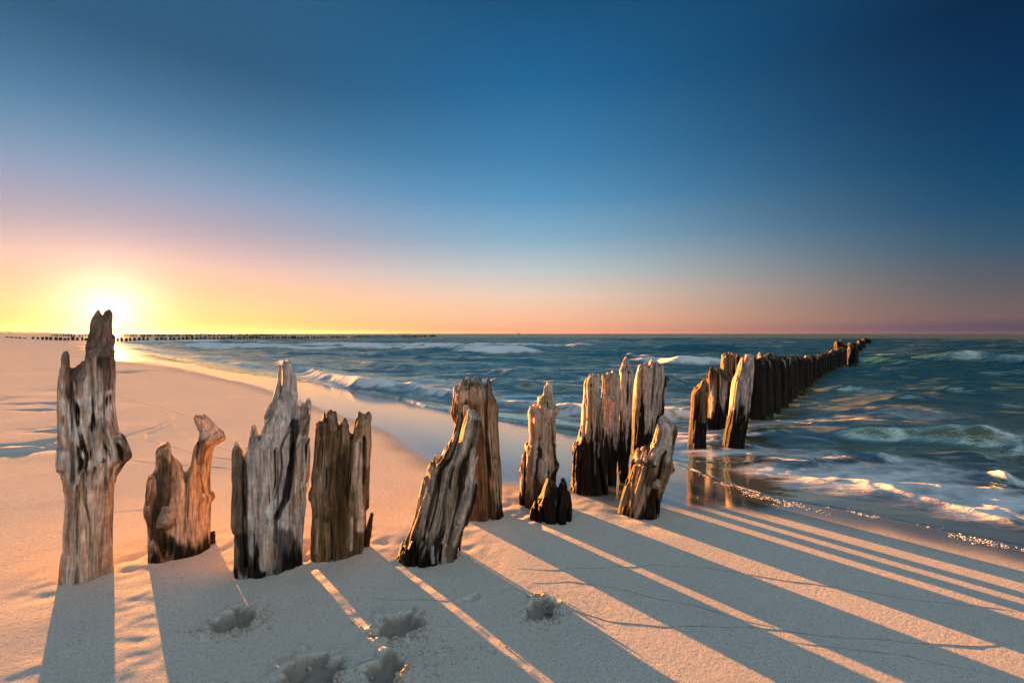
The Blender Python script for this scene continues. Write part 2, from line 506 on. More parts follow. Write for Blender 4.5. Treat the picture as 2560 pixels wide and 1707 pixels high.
def carve_post(poly, seed=1, hx=0.0042, hz=0.0084, lack=0.05, fibre=0.03, grain=1.0, thick=0.9, crack=1.0,
               grooves=(), bumps=(), colour=None):
    """poly: outline (u, z) seen from the front, base open at the bottom -> mesh with tone/wet attributes"""
    poly = list(poly)
    u0, u1 = poly[0][0], poly[-1][0]
    zb = -0.22
    poly = poly + [(u1, zb), (u0, zb)]
    P = np.array(poly)
    zmax = P[:, 1].max(); xmin, xmax = P[:, 0].min(), P[:, 0].max()
    mg = 0.03
    xs = np.arange(xmin - mg, xmax + mg, hx, dtype=np.float32)
    zs = np.arange(zb - 2 * hz, zmax + 3 * hz, hz, dtype=np.float32)
    XX, ZZ = np.meshgrid(xs, zs, indexing='ij')
    S = poly_sdf(XX, ZZ, poly)
    inside = S < 0
    lo = np.full(len(zs), np.nan); hi = np.full(len(zs), np.nan)
    for k in range(len(zs)):
        q = np.nonzero(inside[:, k])[0]
        if len(q): lo[k], hi[k] = xs[q[0]] - hx / 2, xs[q[-1]] + hx / 2
    ok = ~np.isnan(lo)
    lo = np.interp(np.arange(len(zs)), np.nonzero(ok)[0], lo[ok]); hi = np.interp(np.arange(len(zs)), np.nonzero(ok)[0], hi[ok])
    ker = np.ones(9) / 9
    pad = lambda v: np.convolve(np.pad(v, 4, mode='edge'), ker, 'valid')
    A = np.maximum((hi - lo) / 2, 0.012); C = pad((hi + lo) / 2)
    amed = float(np.median(A[: max(4, int(len(A) * 0.6))]))
    A = np.maximum(A, np.abs(np.stack([hi - C, C - lo])).max(0)) * 1.05
    B = np.minimum(pad(A), amed * 1.05) * thick
    B = np.maximum(B, 0.02)
    ym = float(B.max()) + mg
    ys = np.arange(-ym, ym, hx, dtype=np.float32)
    X = xs[:, None, None]; Y = ys[None, :, None]; Z = zs[None, None, :]
    a = A[None, None, :].astype(np.float32); b = B[None, None, :].astype(np.float32); c = C[None, None, :].astype(np.float32)
    gx = X - c
    ell = (np.sqrt((gx / a) ** 2 + (Y / b) ** 2) - 1) * np.minimum(a, b)
    # outline, pulled down away from the middle plane so that the broken top is splintered in depth too
    shift = lack * (0.5 + 0.5 * noise3(X / 0.06, Y / 0.05, np.zeros_like(X), seed)) * np.abs(Y) / amed * 1.6 \
        + fibre * (0.5 + 0.5 * noise3(X / 0.013, Y / 0.013, np.zeros_like(X), seed + 1))
    shift = np.broadcast_to(shift, (len(xs), len(ys), 1))[:, :, 0]
    kz = (np.arange(len(zs))[None, None, :] + (shift / hz)[:, :, None])
    k0 = np.clip(np.floor(kz).astype(int), 0, len(zs) - 1); k1 = np.clip(k0 + 1, 0, len(zs) - 1); fz = (kz - np.floor(kz)).astype(np.float32)
    ii = np.arange(len(xs))[:, None, None]
    pol = S[ii, k0] * (1 - fz) + S[ii, k1] * fz
    Fv = np.maximum(ell, pol).astype(np.float32)
    band = np.abs(Fv) < 0.045
    bi, bj, bk = np.nonzero(band)
    x = xs[bi]; y = ys[bj]; z = zs[bk]; gxx = x - C[bk].astype(np.float32)
    wob = 0.012 * noise3(x / 0.09, y / 0.09, z / 0.16, seed + 2)
    n1 = noise3((gxx + wob) / 0.014, y / 0.014, z / 0.22, seed + 3)
    n2 = noise3((gxx + wob) / 0.045, y / 0.045, z / 0.45, seed + 4)
    n3 = noise3(x / 0.03, y / 0.03, z / 0.045, seed + 5)
    d = grain * (0.0045 * n1 + 0.013 * np.clip(0.26 - np.abs(noise3((gxx + wob * 1.3) / 0.021, y / 0.021, z / 0.26, seed + 10)), 0, 1) + 0.008 * n2 + 0.0028 * n3 + 0.006 * (0.35 - np.abs(noise3((gxx + wob) / 0.024, y / 0.024, z / 0.30, seed + 8))))
    ck = np.abs(noise3((gxx + wob * 1.6) / 0.062, y / 0.062, z / 0.75, seed + 6))
    d += crack * 0.030 * np.clip(1 - ck / 0.09, 0, 1) * sstep(noise3(x / 0.1, y / 0.1, z / 0.35, seed + 7), -0.5, 0.1)
    for pts, r, dep in grooves:
        q, _, _ = seg_dist(x, z, pts)
        q = q + r * (0.45 * n1 + 0.5 * noise3(x / 0.03, y / 0.03, z / 0.10, seed + 9))
        d += dep * sstep(-q, -r, -r * 0.25) * (y < 0.02)
    for pts, r, dep in bumps:
        q, _, _ = seg_dist(x, z, pts)
        d -= dep * sstep(-q, -r, -r * 0.1) * (y < 0.0)
    Fv[bi, bj, bk] += d - 0.0045 * grain
    V, Q = surface_nets(Fv, (xs[0], ys[0], zs[0]), (hx, hx, hz))
    me = make_mesh('post_body', V, Q)
    x, y, z = V[:, 0], V[:, 1], V[:, 2]
    cc = np.interp(z, zs, C)
    tone, wet = (colour or plain_colour)(x - cc, y, z, x, seed, zmax)
    set_attr(me, 'tone', tone); set_attr(me, 'wet', wet)
    return me


def colour_fn(base='pale', second='tan', mixk=0.45, dark_z=0.1, ragged=0.12, dark_col='dark', lichen=None, patches=(), streak_dark=0.15,
              top_dark=None, algae_z=None):
    def fn(gx, y, z, x, seed, zmax):
        n = len(x)
        s1 = noise3(gx / 0.016, y / 0.016, z / 0.35, seed + 20); s2 = noise3(gx / 0.05, y / 0.05, z / 0.5, seed + 21)
        s3 = noise3(gx / 0.02, y / 0.02, z / 0.04, seed + 22); s4 = noise3(gx / 0.009, y / 0.009, z / 0.11, seed + 23)
        k = sstep(s2 + 0.5 * s1 + (mixk - 0.5) * 2, -0.5, 0.6)[:, None]
        c = COLS[base] * (1 - k) + COLS[second] * k
        kd = (sstep(s1 + 0.7 * s2 + 0.4 * s4, 0.84 - streak_dark * 1.7, 1.12 - streak_dark * 1.7))[:, None]
        c = c * (1 - kd) + COLS['dark'] * 1.4 * kd
        wet = np.zeros(n)
        if lichen:
            za, zb_ = lichen
            w = sstep(z, za - .05, za + .08) * (1 - sstep(z, zb_ - .1, zb_ + .05))
            k = (w * sstep(s3 + 0.5 * s4, -0.12, 0.18))[:, None]
            c = c * (1 - k) + COLS['lichen'] * k
            k = (w * sstep(-.35 * s3 + 0.8 * s1 + .7 * s4, 0.30, 0.62))[:, None]
            c = c * (1 - k) + COLS['dark'] * k
        if top_dark is not None:
            k = sstep(z + 0.10 * s2 + 0.06 * s1, top_dark - .06, top_dark + .10)[:, None] * 0.75
            c = c * (1 - k) + np.array((0.10, 0.06, 0.045)) * k  # upper part coloured dark reddish brown
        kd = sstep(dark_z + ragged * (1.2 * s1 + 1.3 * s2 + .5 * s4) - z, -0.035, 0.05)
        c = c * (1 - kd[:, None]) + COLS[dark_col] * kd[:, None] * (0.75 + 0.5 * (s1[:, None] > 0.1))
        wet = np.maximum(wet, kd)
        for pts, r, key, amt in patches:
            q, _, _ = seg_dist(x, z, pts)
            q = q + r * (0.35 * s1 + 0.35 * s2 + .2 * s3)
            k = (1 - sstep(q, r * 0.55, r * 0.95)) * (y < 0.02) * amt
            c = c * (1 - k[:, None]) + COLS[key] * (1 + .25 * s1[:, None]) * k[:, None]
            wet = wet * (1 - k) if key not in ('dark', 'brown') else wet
        if algae_z is not None:
            k = (sstep(algae_z + 0.05 * s2 - z, -0.02, 0.04) * sstep(s3, -.3, .2))[:, None]
            c = c * (1 - k) + COLS['algae'] * k
        c = c * np.clip(1 + 0.42 * s1 + 0.38 * s4 + 0.15 * s3, 0.3, 1.9)[:, None]
        return np.clip(c, 0.004, 0.8), wet
    return fn


plain_colour = colour_fn()


def stub_mesh(pts, radii, seed, tone, sides=14, rag=0.25):
    """short branch stub or splinter: ribbed tapered limb with a ragged end"""
    rnd = random.Random(seed)
    pts = [np.array(p, float) for p in pts]
    V = []; Fc = []; T = []
    n = len(pts); sub = 4
    path = []; rr = []
    for i in range(n - 1):
        for k in range(sub):
            f = k / sub; path.append(pts[i] * (1 - f) + pts[i + 1] * f); rr.append(radii[i] * (1 - f) + radii[i + 1] * f)
    path.append(pts[-1]); rr.append(radii[-1])
    ribs = [1 + rag * rnd.uniform(-.5, .5) for _ in range(sides)]
    up = np.array((0.13, 0.31, 0.94))
    m = len(path)
    for i, p in enumerate(path):
        d = path[min(i + 1, m - 1)] - path[max(i - 1, 0)]; d /= np.linalg.norm(d)
        e1 = np.cross(d, up); e1 /= np.linalg.norm(e1); e2 = np.cross(d, e1)
        for k in range(sides):
            a = 2 * math.pi * k / sides
            r = rr[i] * ribs[k] * (1 + 0.12 * rnd.uniform(-1, 1))
            v = p + (e1 * math.cos(a) + e2 * math.sin(a)) * r
            if i == m - 1: v = v + d * rr[-1] * rag * rnd.uniform(-1.2, 1.2)
            V.append(v); T.append(tone * (1 + .35 * rnd.uniform(-1, 1)))
    for i in range(m - 1):
        for k in range(sides):
            a = i * sides + k; b = i * sides + (k + 1) % sides
            Fc.append((a, b, b + sides, a + sides))
    cI = len(V); V.append(path[-1]); T.append(tone * .8)
    for k in range(0, sides, 1):
        a = (m - 1) * sides + k; b = (m - 1) * sides + (k + 1) % sides
        Fc.append((a, b, cI, cI))
    me = bpy.data.meshes.new('stub')
    me.from_pydata([tuple(v) for v in V], [], [f if f[2] != f[3] else f[:3] for f in Fc])
    me.polygons.foreach_set('use_smooth', np.full(len(me.polygons), True)); me.update()
    set_attr(me, 'tone', np.clip(np.array(T), 0.01, 0.9)); set_attr(me, 'wet', np.zeros(len(V)))
    return me


CROPS = {1: (80, 740, 500 / 1032), 2: (540, 860, 440 / 1150), 3: (960, 900, 480 / 1394), 4: (1380, 860, 340 / 1159), 5: (1680, 820, 540 / 2352)}
POST_SPOTS = []


class Post:
    def __init__(self, name, crop, base, outline, label, cat='post', group='old groyne posts on the beach', level=None, deep=0.85, part='trunk', **kw):
        x0, y0, k = CROPS[crop]
        self.px = lambda p: (x0 + p[0] * k, y0 + p[1] * k)
        bx, by = self.px(base)
        gx, gy, gz = ground(bx, by, level)
        self.phi = math.atan2(bx - W / 2, F)
        D = math.hypot(gx, gy)
        self.zb = gz
        self.D = D
        P = [self.loc(p) for p in outline]
        wd = (max(p[0] for p in P[:2] + P[-2:]) - min(p[0] for p in P[:2] + P[-2:])) / 2
        self.D = D + wd * deep
        P = [self.loc(p) for p in outline]
        self.root = bpy.data.objects.new(name, None)
        self.root.empty_display_size = 0.1
        self.x, self.y = math.sin(self.phi) * self.D, math.cos(self.phi) * self.D
        self.root.location = (self.x, self.y, self.zb)
        self.root.rotation_euler = (0, 0, -self.phi)
        col.objects.link(self.root)
        tag(self.root, label, cat, group)
        self.rad = wd
        self.half = wd * deep
        POST_SPOTS.append((self.x, self.y, wd))
        sc = self.D * k / F * math.cos(self.phi)
        conv = lambda L: [([self.loc(p) for p in pts], r * sc, *rest) for pts, r, *rest in L]
        kw['grooves'] = conv(kw.get('grooves', ())); kw['bumps'] = conv(kw.get('bumps', ()))
        ck = dict(kw.pop('paint', {}))
        ck['patches'] = conv(ck.get('patches', ()))
        me = carve_post(P, colour=colour_fn(**ck), **kw)
        self.body = add_obj(part, me, M_WOOD, self.root)
        self.sc = sc

    def loc(self, p):
        px, py = self.px(p)
        ph = math.atan2(px - W / 2, F); d = ph - self.phi
        u = self.D * math.tan(d); rho = self.D / math.cos(d)
        yy = rho * math.cos(ph)
        return (u, CAMH + (HZ - py) / F * yy - self.zb)

    def stub(self, name, pts, radii, seed, tone, label=None, **kw):
        """pts: (crop x, crop y, depth in m towards the camera negative)"""
        q = []
        for cx, cy, dy in pts:
            u, z = self.loc((cx, cy)); q.append((u, dy, z))
        me = stub_mesh(q, [r * self.sc for r in radii], seed, tone, **kw)
        return add_obj(name, me, M_WOOD, self.root, label)


# 1 tall bleached post in front of the sun
p1 = Post('weathered_post', 1, (260, 1474), [(140, 1470), (145, 1400), (152, 1330), (160, 1310), (160, 1230), (166, 1160), (172, 1080), (165, 1010), (155, 930), (150, 905),
     (133, 870), (136, 780), (132, 700), (134, 560), (138, 480), (145, 400), (150, 370), (160, 355), (158, 310), (168, 285), (180, 274), (190, 290),
     (191, 350), (205, 345), (225, 340), (245, 330), (270, 320), (282, 290), (275, 230), (285, 190), (297, 165), (300, 125), (310, 90), (330, 62),
     (345, 53), (360, 66), (385, 72), (412, 60), (418, 85), (420, 120), (428, 170), (428, 200), (420, 250), (422, 320), (424, 400), (422, 500),
     (427, 580), (432, 625), (440, 660), (462, 715), (490, 755), (508, 795), (498, 825), (480, 850), (455, 880), (435, 920), (420, 965), (418, 1000),
     (415, 1150), (412, 1300), (412, 1425)],
     'tallest bleached post with lichen patches, a dark reddish top and a knot bulging from its side',
     seed=11, lack=0.10, fibre=0.03, grain=0.5, crack=0.45, hx=0.0038, hz=0.0076,
     grooves=[([(235, 960), (234, 1480)], 7, 0.016), ([(268, 900), (275, 1040), (300, 1160), (302, 1460)], 7, 0.016), ([(205, 345), (205, 520), (212, 840), (214, 940)], 9, 0.022),
              ([(300, 320), (316, 540), (300, 830)], 6, 0.014), ([(372, 480), (366, 700), (378, 980)], 8, 0.012)],
     bumps=[([(150, 800), (148, 880)], 26, 0.008), ([(320, 700), (355, 830)], 44, 0.015), ([(460, 740), (470, 820)], 45, 0.02)],
     paint=dict(base='pale', second='tan', mixk=0.36, dark_z=-0.02, ragged=0.03, dark_col='brown', lichen=(0.43, 0.90), top_dark=0.90, streak_dark=-0.12,
                patches=[([(340, 640), (330, 780)], 34, 'dark', 0.3), ([(375, 330), (395, 470)], 26, 'dark', 0.7), ([(470, 740), (480, 840), (440, 900)], 45, 'dark', 0.7),
                         ([(345, 790), (355, 830)], 26, 'lichen', 0.9)]))
p1.stub('knot', [(348, 810, -0.06), (366, 832, -0.098)], (15, 8), 3, np.array((0.12, 0.11, 0.10)), sides=12)

# 2 short post with a forked branch like a bird's neck
p2 = Post('weathered_post', 1, (730, 1362), [(603, 1315), (600, 1240), (597, 1190), (580, 1140), (580, 1090), (590, 1050), (592, 960), (605, 925), (630, 900), (640, 880),
     (643, 800), (650, 775), (672, 755), (690, 746), (705, 760), (710, 790), (728, 835), (745, 840), (770, 870), (778, 905), (795, 915), (815, 885),
     (830, 850), (838, 800), (850, 750), (865, 720), (868, 690), (855, 670), (838, 630), (840, 612), (860, 607), (890, 612), (915, 622), (940, 650),
     (965, 675), (990, 700), (995, 725), (980, 748), (945, 752), (935, 760), (925, 800), (917, 860), (914, 950), (914, 1005), (935, 1010), (940, 1025),
     (925, 1040), (916, 1050), (914, 1150), (912, 1220), (910, 1315)],
     'short bleached post with a hooked branch like a bird head on its broken top',
     deep=0.7, thick=0.7, seed=23, lack=0.03, fibre=0.012, grain=0.6, crack=0.5, hx=0.0038, hz=0.0076,
     grooves=[([(665, 850), (685, 940), (670, 1030), (640, 1120), (640, 1210), (690, 1280)], 46, 0.055), ([(795, 930), (790, 1060), (788, 1190)], 6, 0.014),
              ([(868, 700), (850, 900), (880, 1000)], 12, 0.012)],
     paint=dict(base='tan', second='pale', mixk=0.45, dark_z=0.015, ragged=0.07, streak_dark=0.0,
                patches=[([(668, 860), (685, 940), (668, 1040), (640, 1130), (645, 1210), (700, 1320)], 46, 'brown', 0.9), ([(730, 1260), (860, 1340)], 60, 'dark', 0.8),
                         ([(870, 740), (862, 840)], 22, 'dark', 0.6)]))
p2.stub('branch_stub', [(712, 1080, -0.06), (696, 1120, -0.10), (685, 1146, -0.118)], (36, 36, 36), 5, np.array((0.33, 0.26, 0.19)), 'sawn pale branch stub', rag=0.12)
p2.stub('splinter', [(928, 1345, 0.02), (928, 1275, 0.02), (931, 1222, 0.02)], (17, 17, 13), 6, np.array((0.045, 0.03, 0.02)), 'dark upright splinter at the foot')

# 3 broad post with a tall central spike
p3 = Post('weathered_post', 2, (420, 1490), [(122, 1440), (125, 1330), (130, 1240), (120, 1190), (108, 1150), (110, 1000), (110, 800), (112, 680), (118, 640), (126, 640),
     (132, 670), (150, 662), (165, 680), (178, 720), (188, 770), (192, 740), (198, 655), (205, 660), (215, 640), (222, 590), (230, 540), (240, 505),
     (255, 525), (272, 560), (285, 580), (305, 545), (318, 500), (322, 420), (335, 405), (355, 380), (375, 345), (390, 290), (402, 262), (413, 240),
     (412, 170), (415, 120), (440, 110), (455, 97), (470, 95), (485, 110), (498, 150), (510, 180), (517, 220), (520, 300), (520, 385), (540, 378),
     (570, 375), (582, 425), (590, 425), (592, 370), (600, 348), (606, 350), (605, 480), (602, 560), (600, 700), (595, 820), (585, 920), (580, 1040), (572, 1150),
     (562, 1300), (552, 1460)],
     'broad grey post splintered to one tall central spike, dark slabs along its sides',
     deep=0.45, thick=0.45, seed=37, lack=0.09, fibre=0.035, grain=1.0, hx=0.0041, hz=0.0082,
     grooves=[([(190, 770), (188, 1000), (190, 1200), (200, 1430)], 14, 0.04), ([(400, 680), (404, 1000), (380, 1250)], 7, 0.016), ([(505, 520), (490, 760), (450, 980), (400, 1080)], 22, 0.03),
              ([(268, 780), (272, 850)], 7, 0.02), ([(255, 1200), (262, 1440)], 9, 0.02)],
     bumps=[([(320, 1180), (330, 1420)], 60, 0.02), ([(340, 700), (330, 1050)], 90, 0.014)],
     paint=dict(base='grey', second='pale', mixk=0.5, dark_z=0.10, ragged=0.10, streak_dark=0.05,
                patches=[([(130, 700), (160, 1000), (165, 1400)], 45, 'brown', 0.8), ([(170, 1250), (210, 1430)], 40, 'dark', 0.8), ([(515, 500), (500, 720), (455, 980), (400, 1090)], 26, 'dark', 0.9),
                         ([(440, 1240), (480, 1440)], 85, 'dark', 0.75), ([(545, 700), (530, 1000), (470, 1080)], 34, 'tan', 0.8), ([(325, 1160), (330, 1390)], 55, 'pale', 0.95),
                         ([(380, 1000), (330, 1090)], 40, 'lichen', 0.7), ([(565, 420), (575, 560)], 34, 'brown', 0.7)]))

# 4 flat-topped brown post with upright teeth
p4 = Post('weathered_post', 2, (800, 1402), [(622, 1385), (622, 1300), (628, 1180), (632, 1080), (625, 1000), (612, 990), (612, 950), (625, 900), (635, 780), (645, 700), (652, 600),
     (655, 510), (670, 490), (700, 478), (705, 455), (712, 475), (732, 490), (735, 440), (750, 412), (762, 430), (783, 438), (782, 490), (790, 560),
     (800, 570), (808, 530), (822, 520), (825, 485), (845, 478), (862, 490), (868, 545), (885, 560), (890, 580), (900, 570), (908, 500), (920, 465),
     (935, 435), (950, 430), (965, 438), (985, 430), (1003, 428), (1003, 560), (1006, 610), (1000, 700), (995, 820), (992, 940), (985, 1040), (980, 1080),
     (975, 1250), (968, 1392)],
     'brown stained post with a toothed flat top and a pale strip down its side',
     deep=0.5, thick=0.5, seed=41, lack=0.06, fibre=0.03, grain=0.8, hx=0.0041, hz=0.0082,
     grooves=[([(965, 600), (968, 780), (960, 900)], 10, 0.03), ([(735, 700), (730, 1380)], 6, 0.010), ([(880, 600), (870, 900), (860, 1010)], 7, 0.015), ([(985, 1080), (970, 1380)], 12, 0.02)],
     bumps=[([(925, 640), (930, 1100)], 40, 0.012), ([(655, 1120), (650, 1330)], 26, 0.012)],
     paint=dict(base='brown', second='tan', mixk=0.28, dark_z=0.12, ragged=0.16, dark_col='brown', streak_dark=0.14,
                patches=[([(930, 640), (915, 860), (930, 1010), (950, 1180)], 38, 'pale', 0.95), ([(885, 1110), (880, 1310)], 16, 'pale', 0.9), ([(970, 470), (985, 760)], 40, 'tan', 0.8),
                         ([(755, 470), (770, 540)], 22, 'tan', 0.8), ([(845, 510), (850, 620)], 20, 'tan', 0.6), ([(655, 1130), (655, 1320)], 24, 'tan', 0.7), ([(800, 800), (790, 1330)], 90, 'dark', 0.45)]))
p4.stub('splinter', [(985, 1350, 0.03), (995, 1240, 0.03), (1022, 1118, 0.03)], (20, 20, 10), 8, np.array((0.05, 0.034, 0.02)), 'dark splinter split away at the foot', rag=0.4)

# 5 leaning ribbed post
p5 = Post('weathered_post', 3, (320, 1482), [(112, 1450), (110, 1390), (130, 1340), (180, 1280), (205, 1200), (225, 1120), (250, 1040), (260, 970), (285, 900), (305, 840), (318, 780),
     (325, 740), (350, 730), (380, 735), (390, 690), (400, 672), (420, 685), (432, 700), (440, 660), (455, 620), (480, 590), (500, 550), (520, 520),
     (540, 440), (555, 390), (560, 350), (548, 325), (555, 310), (575, 320), (600, 318), (620, 308), (635, 330), (650, 345), (665, 375), (690, 405),
     (695, 430), (685, 445), (680, 480), (668, 540), (655, 570), (665, 600), (655, 680), (645, 740), (635, 800), (640, 840), (655, 870), (650, 920),
     (635, 1000), (625, 1060), (605, 1130), (590, 1160), (570, 1190), (560, 1230), (545, 1290), (530, 1340), (530, 1400), (522, 1460)],
     'leaning deeply ribbed post with a knobbed tip, in front of a taller brown post',
     seed=53, lack=0.09, fibre=0.045, grain=1.5, crack=1.5, hx=0.0041, hz=0.0082, thick=0.55, deep=0.55,
     grooves=[([(600, 720), (560, 900), (500, 1100), (470, 1280)], 16, 0.035), ([(480, 760), (440, 950), (380, 1230)], 9, 0.02), ([(390, 800), (330, 1050), (290, 1250)], 9, 0.02),
              ([(410, 1290), (395, 1470)], 16, 0.04), ([(230, 1290), (240, 1440)], 12, 0.03)],
     bumps=[([(610, 900), (540, 1130)], 34, 0.02), ([(350, 1290), (350, 1400)], 24, 0.012), ([(600, 380), (640, 400)], 40, 0.01)],
     paint=dict(base='pale', second='brown', mixk=0.48, dark_z=0.09, ragged=0.10, streak_dark=0.30,
                patches=[([(640, 640), (600, 900), (520, 1140)], 34, 'pale', 0.85), ([(350, 1295), (352, 1395)], 20, 'grey', 0.95), ([(600, 345), (660, 400)], 34, 'lichen', 0.5),
                         ([(470, 1320), (490, 1420)], 34, 'brown', 0.8), ([(275, 1080), (300, 1220)], 30, 'pale', 0.7)]))
p5.stub('knot', [(655, 395, -0.02), (690, 425, -0.045)], (26, 14), 9, np.array((0.26, 0.22, 0.17)), sides=10)

# 6 tall brown column
p6 = Post('weathered_post', 3, (740, 1166), [(560, 1150), (556, 1000), (545, 800), (535, 600), (525, 470), (510, 420), (488, 385), (485, 345), (500, 320), (505, 240), (503, 185),
     (515, 175), (525, 185), (545, 175), (560, 150), (580, 130), (605, 122), (615, 110), (628, 125), (635, 155), (650, 125), (668, 108), (690, 110),
     (705, 125), (712, 155), (740, 150), (745, 125), (758, 117), (768, 130), (775, 180), (790, 240), (805, 265), (815, 280), (826, 320), (825, 380),
     (828, 460), (830, 540), (838, 650), (845, 800), (850, 950), (855, 1060), (865, 1100), (866, 1150)],
     'tall upright brown post with a crown-like notched top behind the leaning ribbed post',
     deep=0.8, thick=0.8, seed=61, lack=0.06, fibre=0.03, grain=0.7, crack=0.6, hx=0.0041, hz=0.0082,
     grooves=[([(745, 160), (742, 500), (760, 900), (772, 1160)], 13, 0.035), ([(622, 130), (625, 330)], 8, 0.02), ([(680, 160), (690, 420)], 6, 0.012)],
     paint=dict(base='brown', second='tan', mixk=0.25, dark_z=0.02, ragged=0.05, streak_dark=0.08,
                patches=[([(560, 230), (700, 240)], 80, 'pale', 0.55), ([(800, 330), (800, 760)], 32, 'tan', 0.6), ([(620, 140), (700, 130)], 30, 'grey', 0.7), ([(845, 1040), (850, 1140)], 26, 'dark', 0.9)]))

p6.stub('knot', [(510, 360, 0.0), (495, 366, -0.01), (486, 368, -0.01)], (24, 20, 12), 34, np.array((0.2, 0.13, 0.08)), sides=10)

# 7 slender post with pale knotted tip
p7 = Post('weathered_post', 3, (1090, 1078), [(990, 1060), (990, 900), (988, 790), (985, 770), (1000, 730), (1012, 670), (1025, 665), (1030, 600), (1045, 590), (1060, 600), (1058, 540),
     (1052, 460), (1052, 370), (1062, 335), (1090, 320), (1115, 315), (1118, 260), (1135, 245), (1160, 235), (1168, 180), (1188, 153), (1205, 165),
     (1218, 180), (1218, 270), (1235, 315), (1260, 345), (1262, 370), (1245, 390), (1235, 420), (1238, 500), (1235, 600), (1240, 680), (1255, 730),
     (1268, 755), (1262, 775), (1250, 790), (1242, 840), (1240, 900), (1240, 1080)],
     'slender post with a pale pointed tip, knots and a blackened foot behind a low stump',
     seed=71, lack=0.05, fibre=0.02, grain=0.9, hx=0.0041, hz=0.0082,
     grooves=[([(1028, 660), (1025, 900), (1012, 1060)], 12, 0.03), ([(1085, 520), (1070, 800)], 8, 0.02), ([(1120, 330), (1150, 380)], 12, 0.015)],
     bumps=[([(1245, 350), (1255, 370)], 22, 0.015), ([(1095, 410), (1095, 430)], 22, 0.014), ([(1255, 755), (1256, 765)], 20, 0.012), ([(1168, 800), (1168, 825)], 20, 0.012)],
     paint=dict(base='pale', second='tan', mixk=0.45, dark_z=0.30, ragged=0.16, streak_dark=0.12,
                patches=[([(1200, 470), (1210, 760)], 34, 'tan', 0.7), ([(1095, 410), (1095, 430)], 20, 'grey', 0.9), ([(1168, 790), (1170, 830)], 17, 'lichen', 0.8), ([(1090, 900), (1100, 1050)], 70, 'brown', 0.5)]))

p7.stub('knot', [(1235, 345, 0.0), (1252, 352, 0.0), (1262, 366, -0.01)], (24, 20, 12), 31, np.array((0.25, 0.2, 0.15)), sides=10)
p7.stub('knot', [(1240, 745, -0.01), (1258, 755, -0.015), (1268, 764, -0.02)], (24, 18, 9), 32, np.array((0.10, 0.07, 0.045)), sides=10)
p7.stub('knot', [(1168, 800, -0.07), (1168, 812, -0.095)], (20, 15), 33, np.array((0.36, 0.33, 0.29)), 'pale crusted knot', sides=10)

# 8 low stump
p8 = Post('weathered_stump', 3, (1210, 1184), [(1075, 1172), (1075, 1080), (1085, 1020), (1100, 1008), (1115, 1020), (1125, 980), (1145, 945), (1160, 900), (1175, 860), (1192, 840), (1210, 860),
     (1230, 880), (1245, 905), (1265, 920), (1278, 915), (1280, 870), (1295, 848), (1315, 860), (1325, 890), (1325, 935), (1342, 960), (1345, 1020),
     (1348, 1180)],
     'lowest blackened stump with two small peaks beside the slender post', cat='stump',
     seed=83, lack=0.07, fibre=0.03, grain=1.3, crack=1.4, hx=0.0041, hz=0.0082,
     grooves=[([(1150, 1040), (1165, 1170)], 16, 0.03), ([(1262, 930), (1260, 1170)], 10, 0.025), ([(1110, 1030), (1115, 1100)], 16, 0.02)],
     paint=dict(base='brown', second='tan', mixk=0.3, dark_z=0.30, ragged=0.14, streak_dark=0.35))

# 9-11 cluster standing at the edge of the wash
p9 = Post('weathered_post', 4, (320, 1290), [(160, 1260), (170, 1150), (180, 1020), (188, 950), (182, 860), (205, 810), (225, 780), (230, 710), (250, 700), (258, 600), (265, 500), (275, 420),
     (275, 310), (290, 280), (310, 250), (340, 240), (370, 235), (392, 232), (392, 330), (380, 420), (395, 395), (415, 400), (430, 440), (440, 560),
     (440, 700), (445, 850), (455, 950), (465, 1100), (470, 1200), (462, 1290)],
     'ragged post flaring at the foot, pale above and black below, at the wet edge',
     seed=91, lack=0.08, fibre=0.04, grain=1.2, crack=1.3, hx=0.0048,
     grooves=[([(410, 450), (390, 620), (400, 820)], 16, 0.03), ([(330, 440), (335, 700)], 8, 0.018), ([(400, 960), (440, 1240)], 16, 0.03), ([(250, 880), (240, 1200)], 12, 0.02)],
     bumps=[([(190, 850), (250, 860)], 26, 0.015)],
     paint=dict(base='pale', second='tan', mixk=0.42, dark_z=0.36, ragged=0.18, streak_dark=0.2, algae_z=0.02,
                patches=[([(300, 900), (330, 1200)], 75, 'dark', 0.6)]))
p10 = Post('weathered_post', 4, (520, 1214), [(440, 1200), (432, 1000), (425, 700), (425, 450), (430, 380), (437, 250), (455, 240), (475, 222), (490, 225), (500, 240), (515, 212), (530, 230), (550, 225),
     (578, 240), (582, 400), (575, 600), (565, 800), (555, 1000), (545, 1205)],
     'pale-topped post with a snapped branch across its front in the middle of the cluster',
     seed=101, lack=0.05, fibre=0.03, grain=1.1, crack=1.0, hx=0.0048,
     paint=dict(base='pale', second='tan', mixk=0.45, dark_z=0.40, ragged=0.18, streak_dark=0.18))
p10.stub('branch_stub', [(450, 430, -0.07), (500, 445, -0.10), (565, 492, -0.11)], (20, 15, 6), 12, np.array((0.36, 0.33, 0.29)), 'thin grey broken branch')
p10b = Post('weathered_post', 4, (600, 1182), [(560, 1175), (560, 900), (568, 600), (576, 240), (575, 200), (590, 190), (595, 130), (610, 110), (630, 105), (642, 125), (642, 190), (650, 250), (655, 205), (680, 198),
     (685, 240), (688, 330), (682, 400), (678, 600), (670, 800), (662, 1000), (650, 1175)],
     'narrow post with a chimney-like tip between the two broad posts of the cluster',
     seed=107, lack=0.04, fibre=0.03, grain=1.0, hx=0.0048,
     paint=dict(base='pale', second='grey', mixk=0.45, dark_z=0.46, ragged=0.20, streak_dark=0.12))
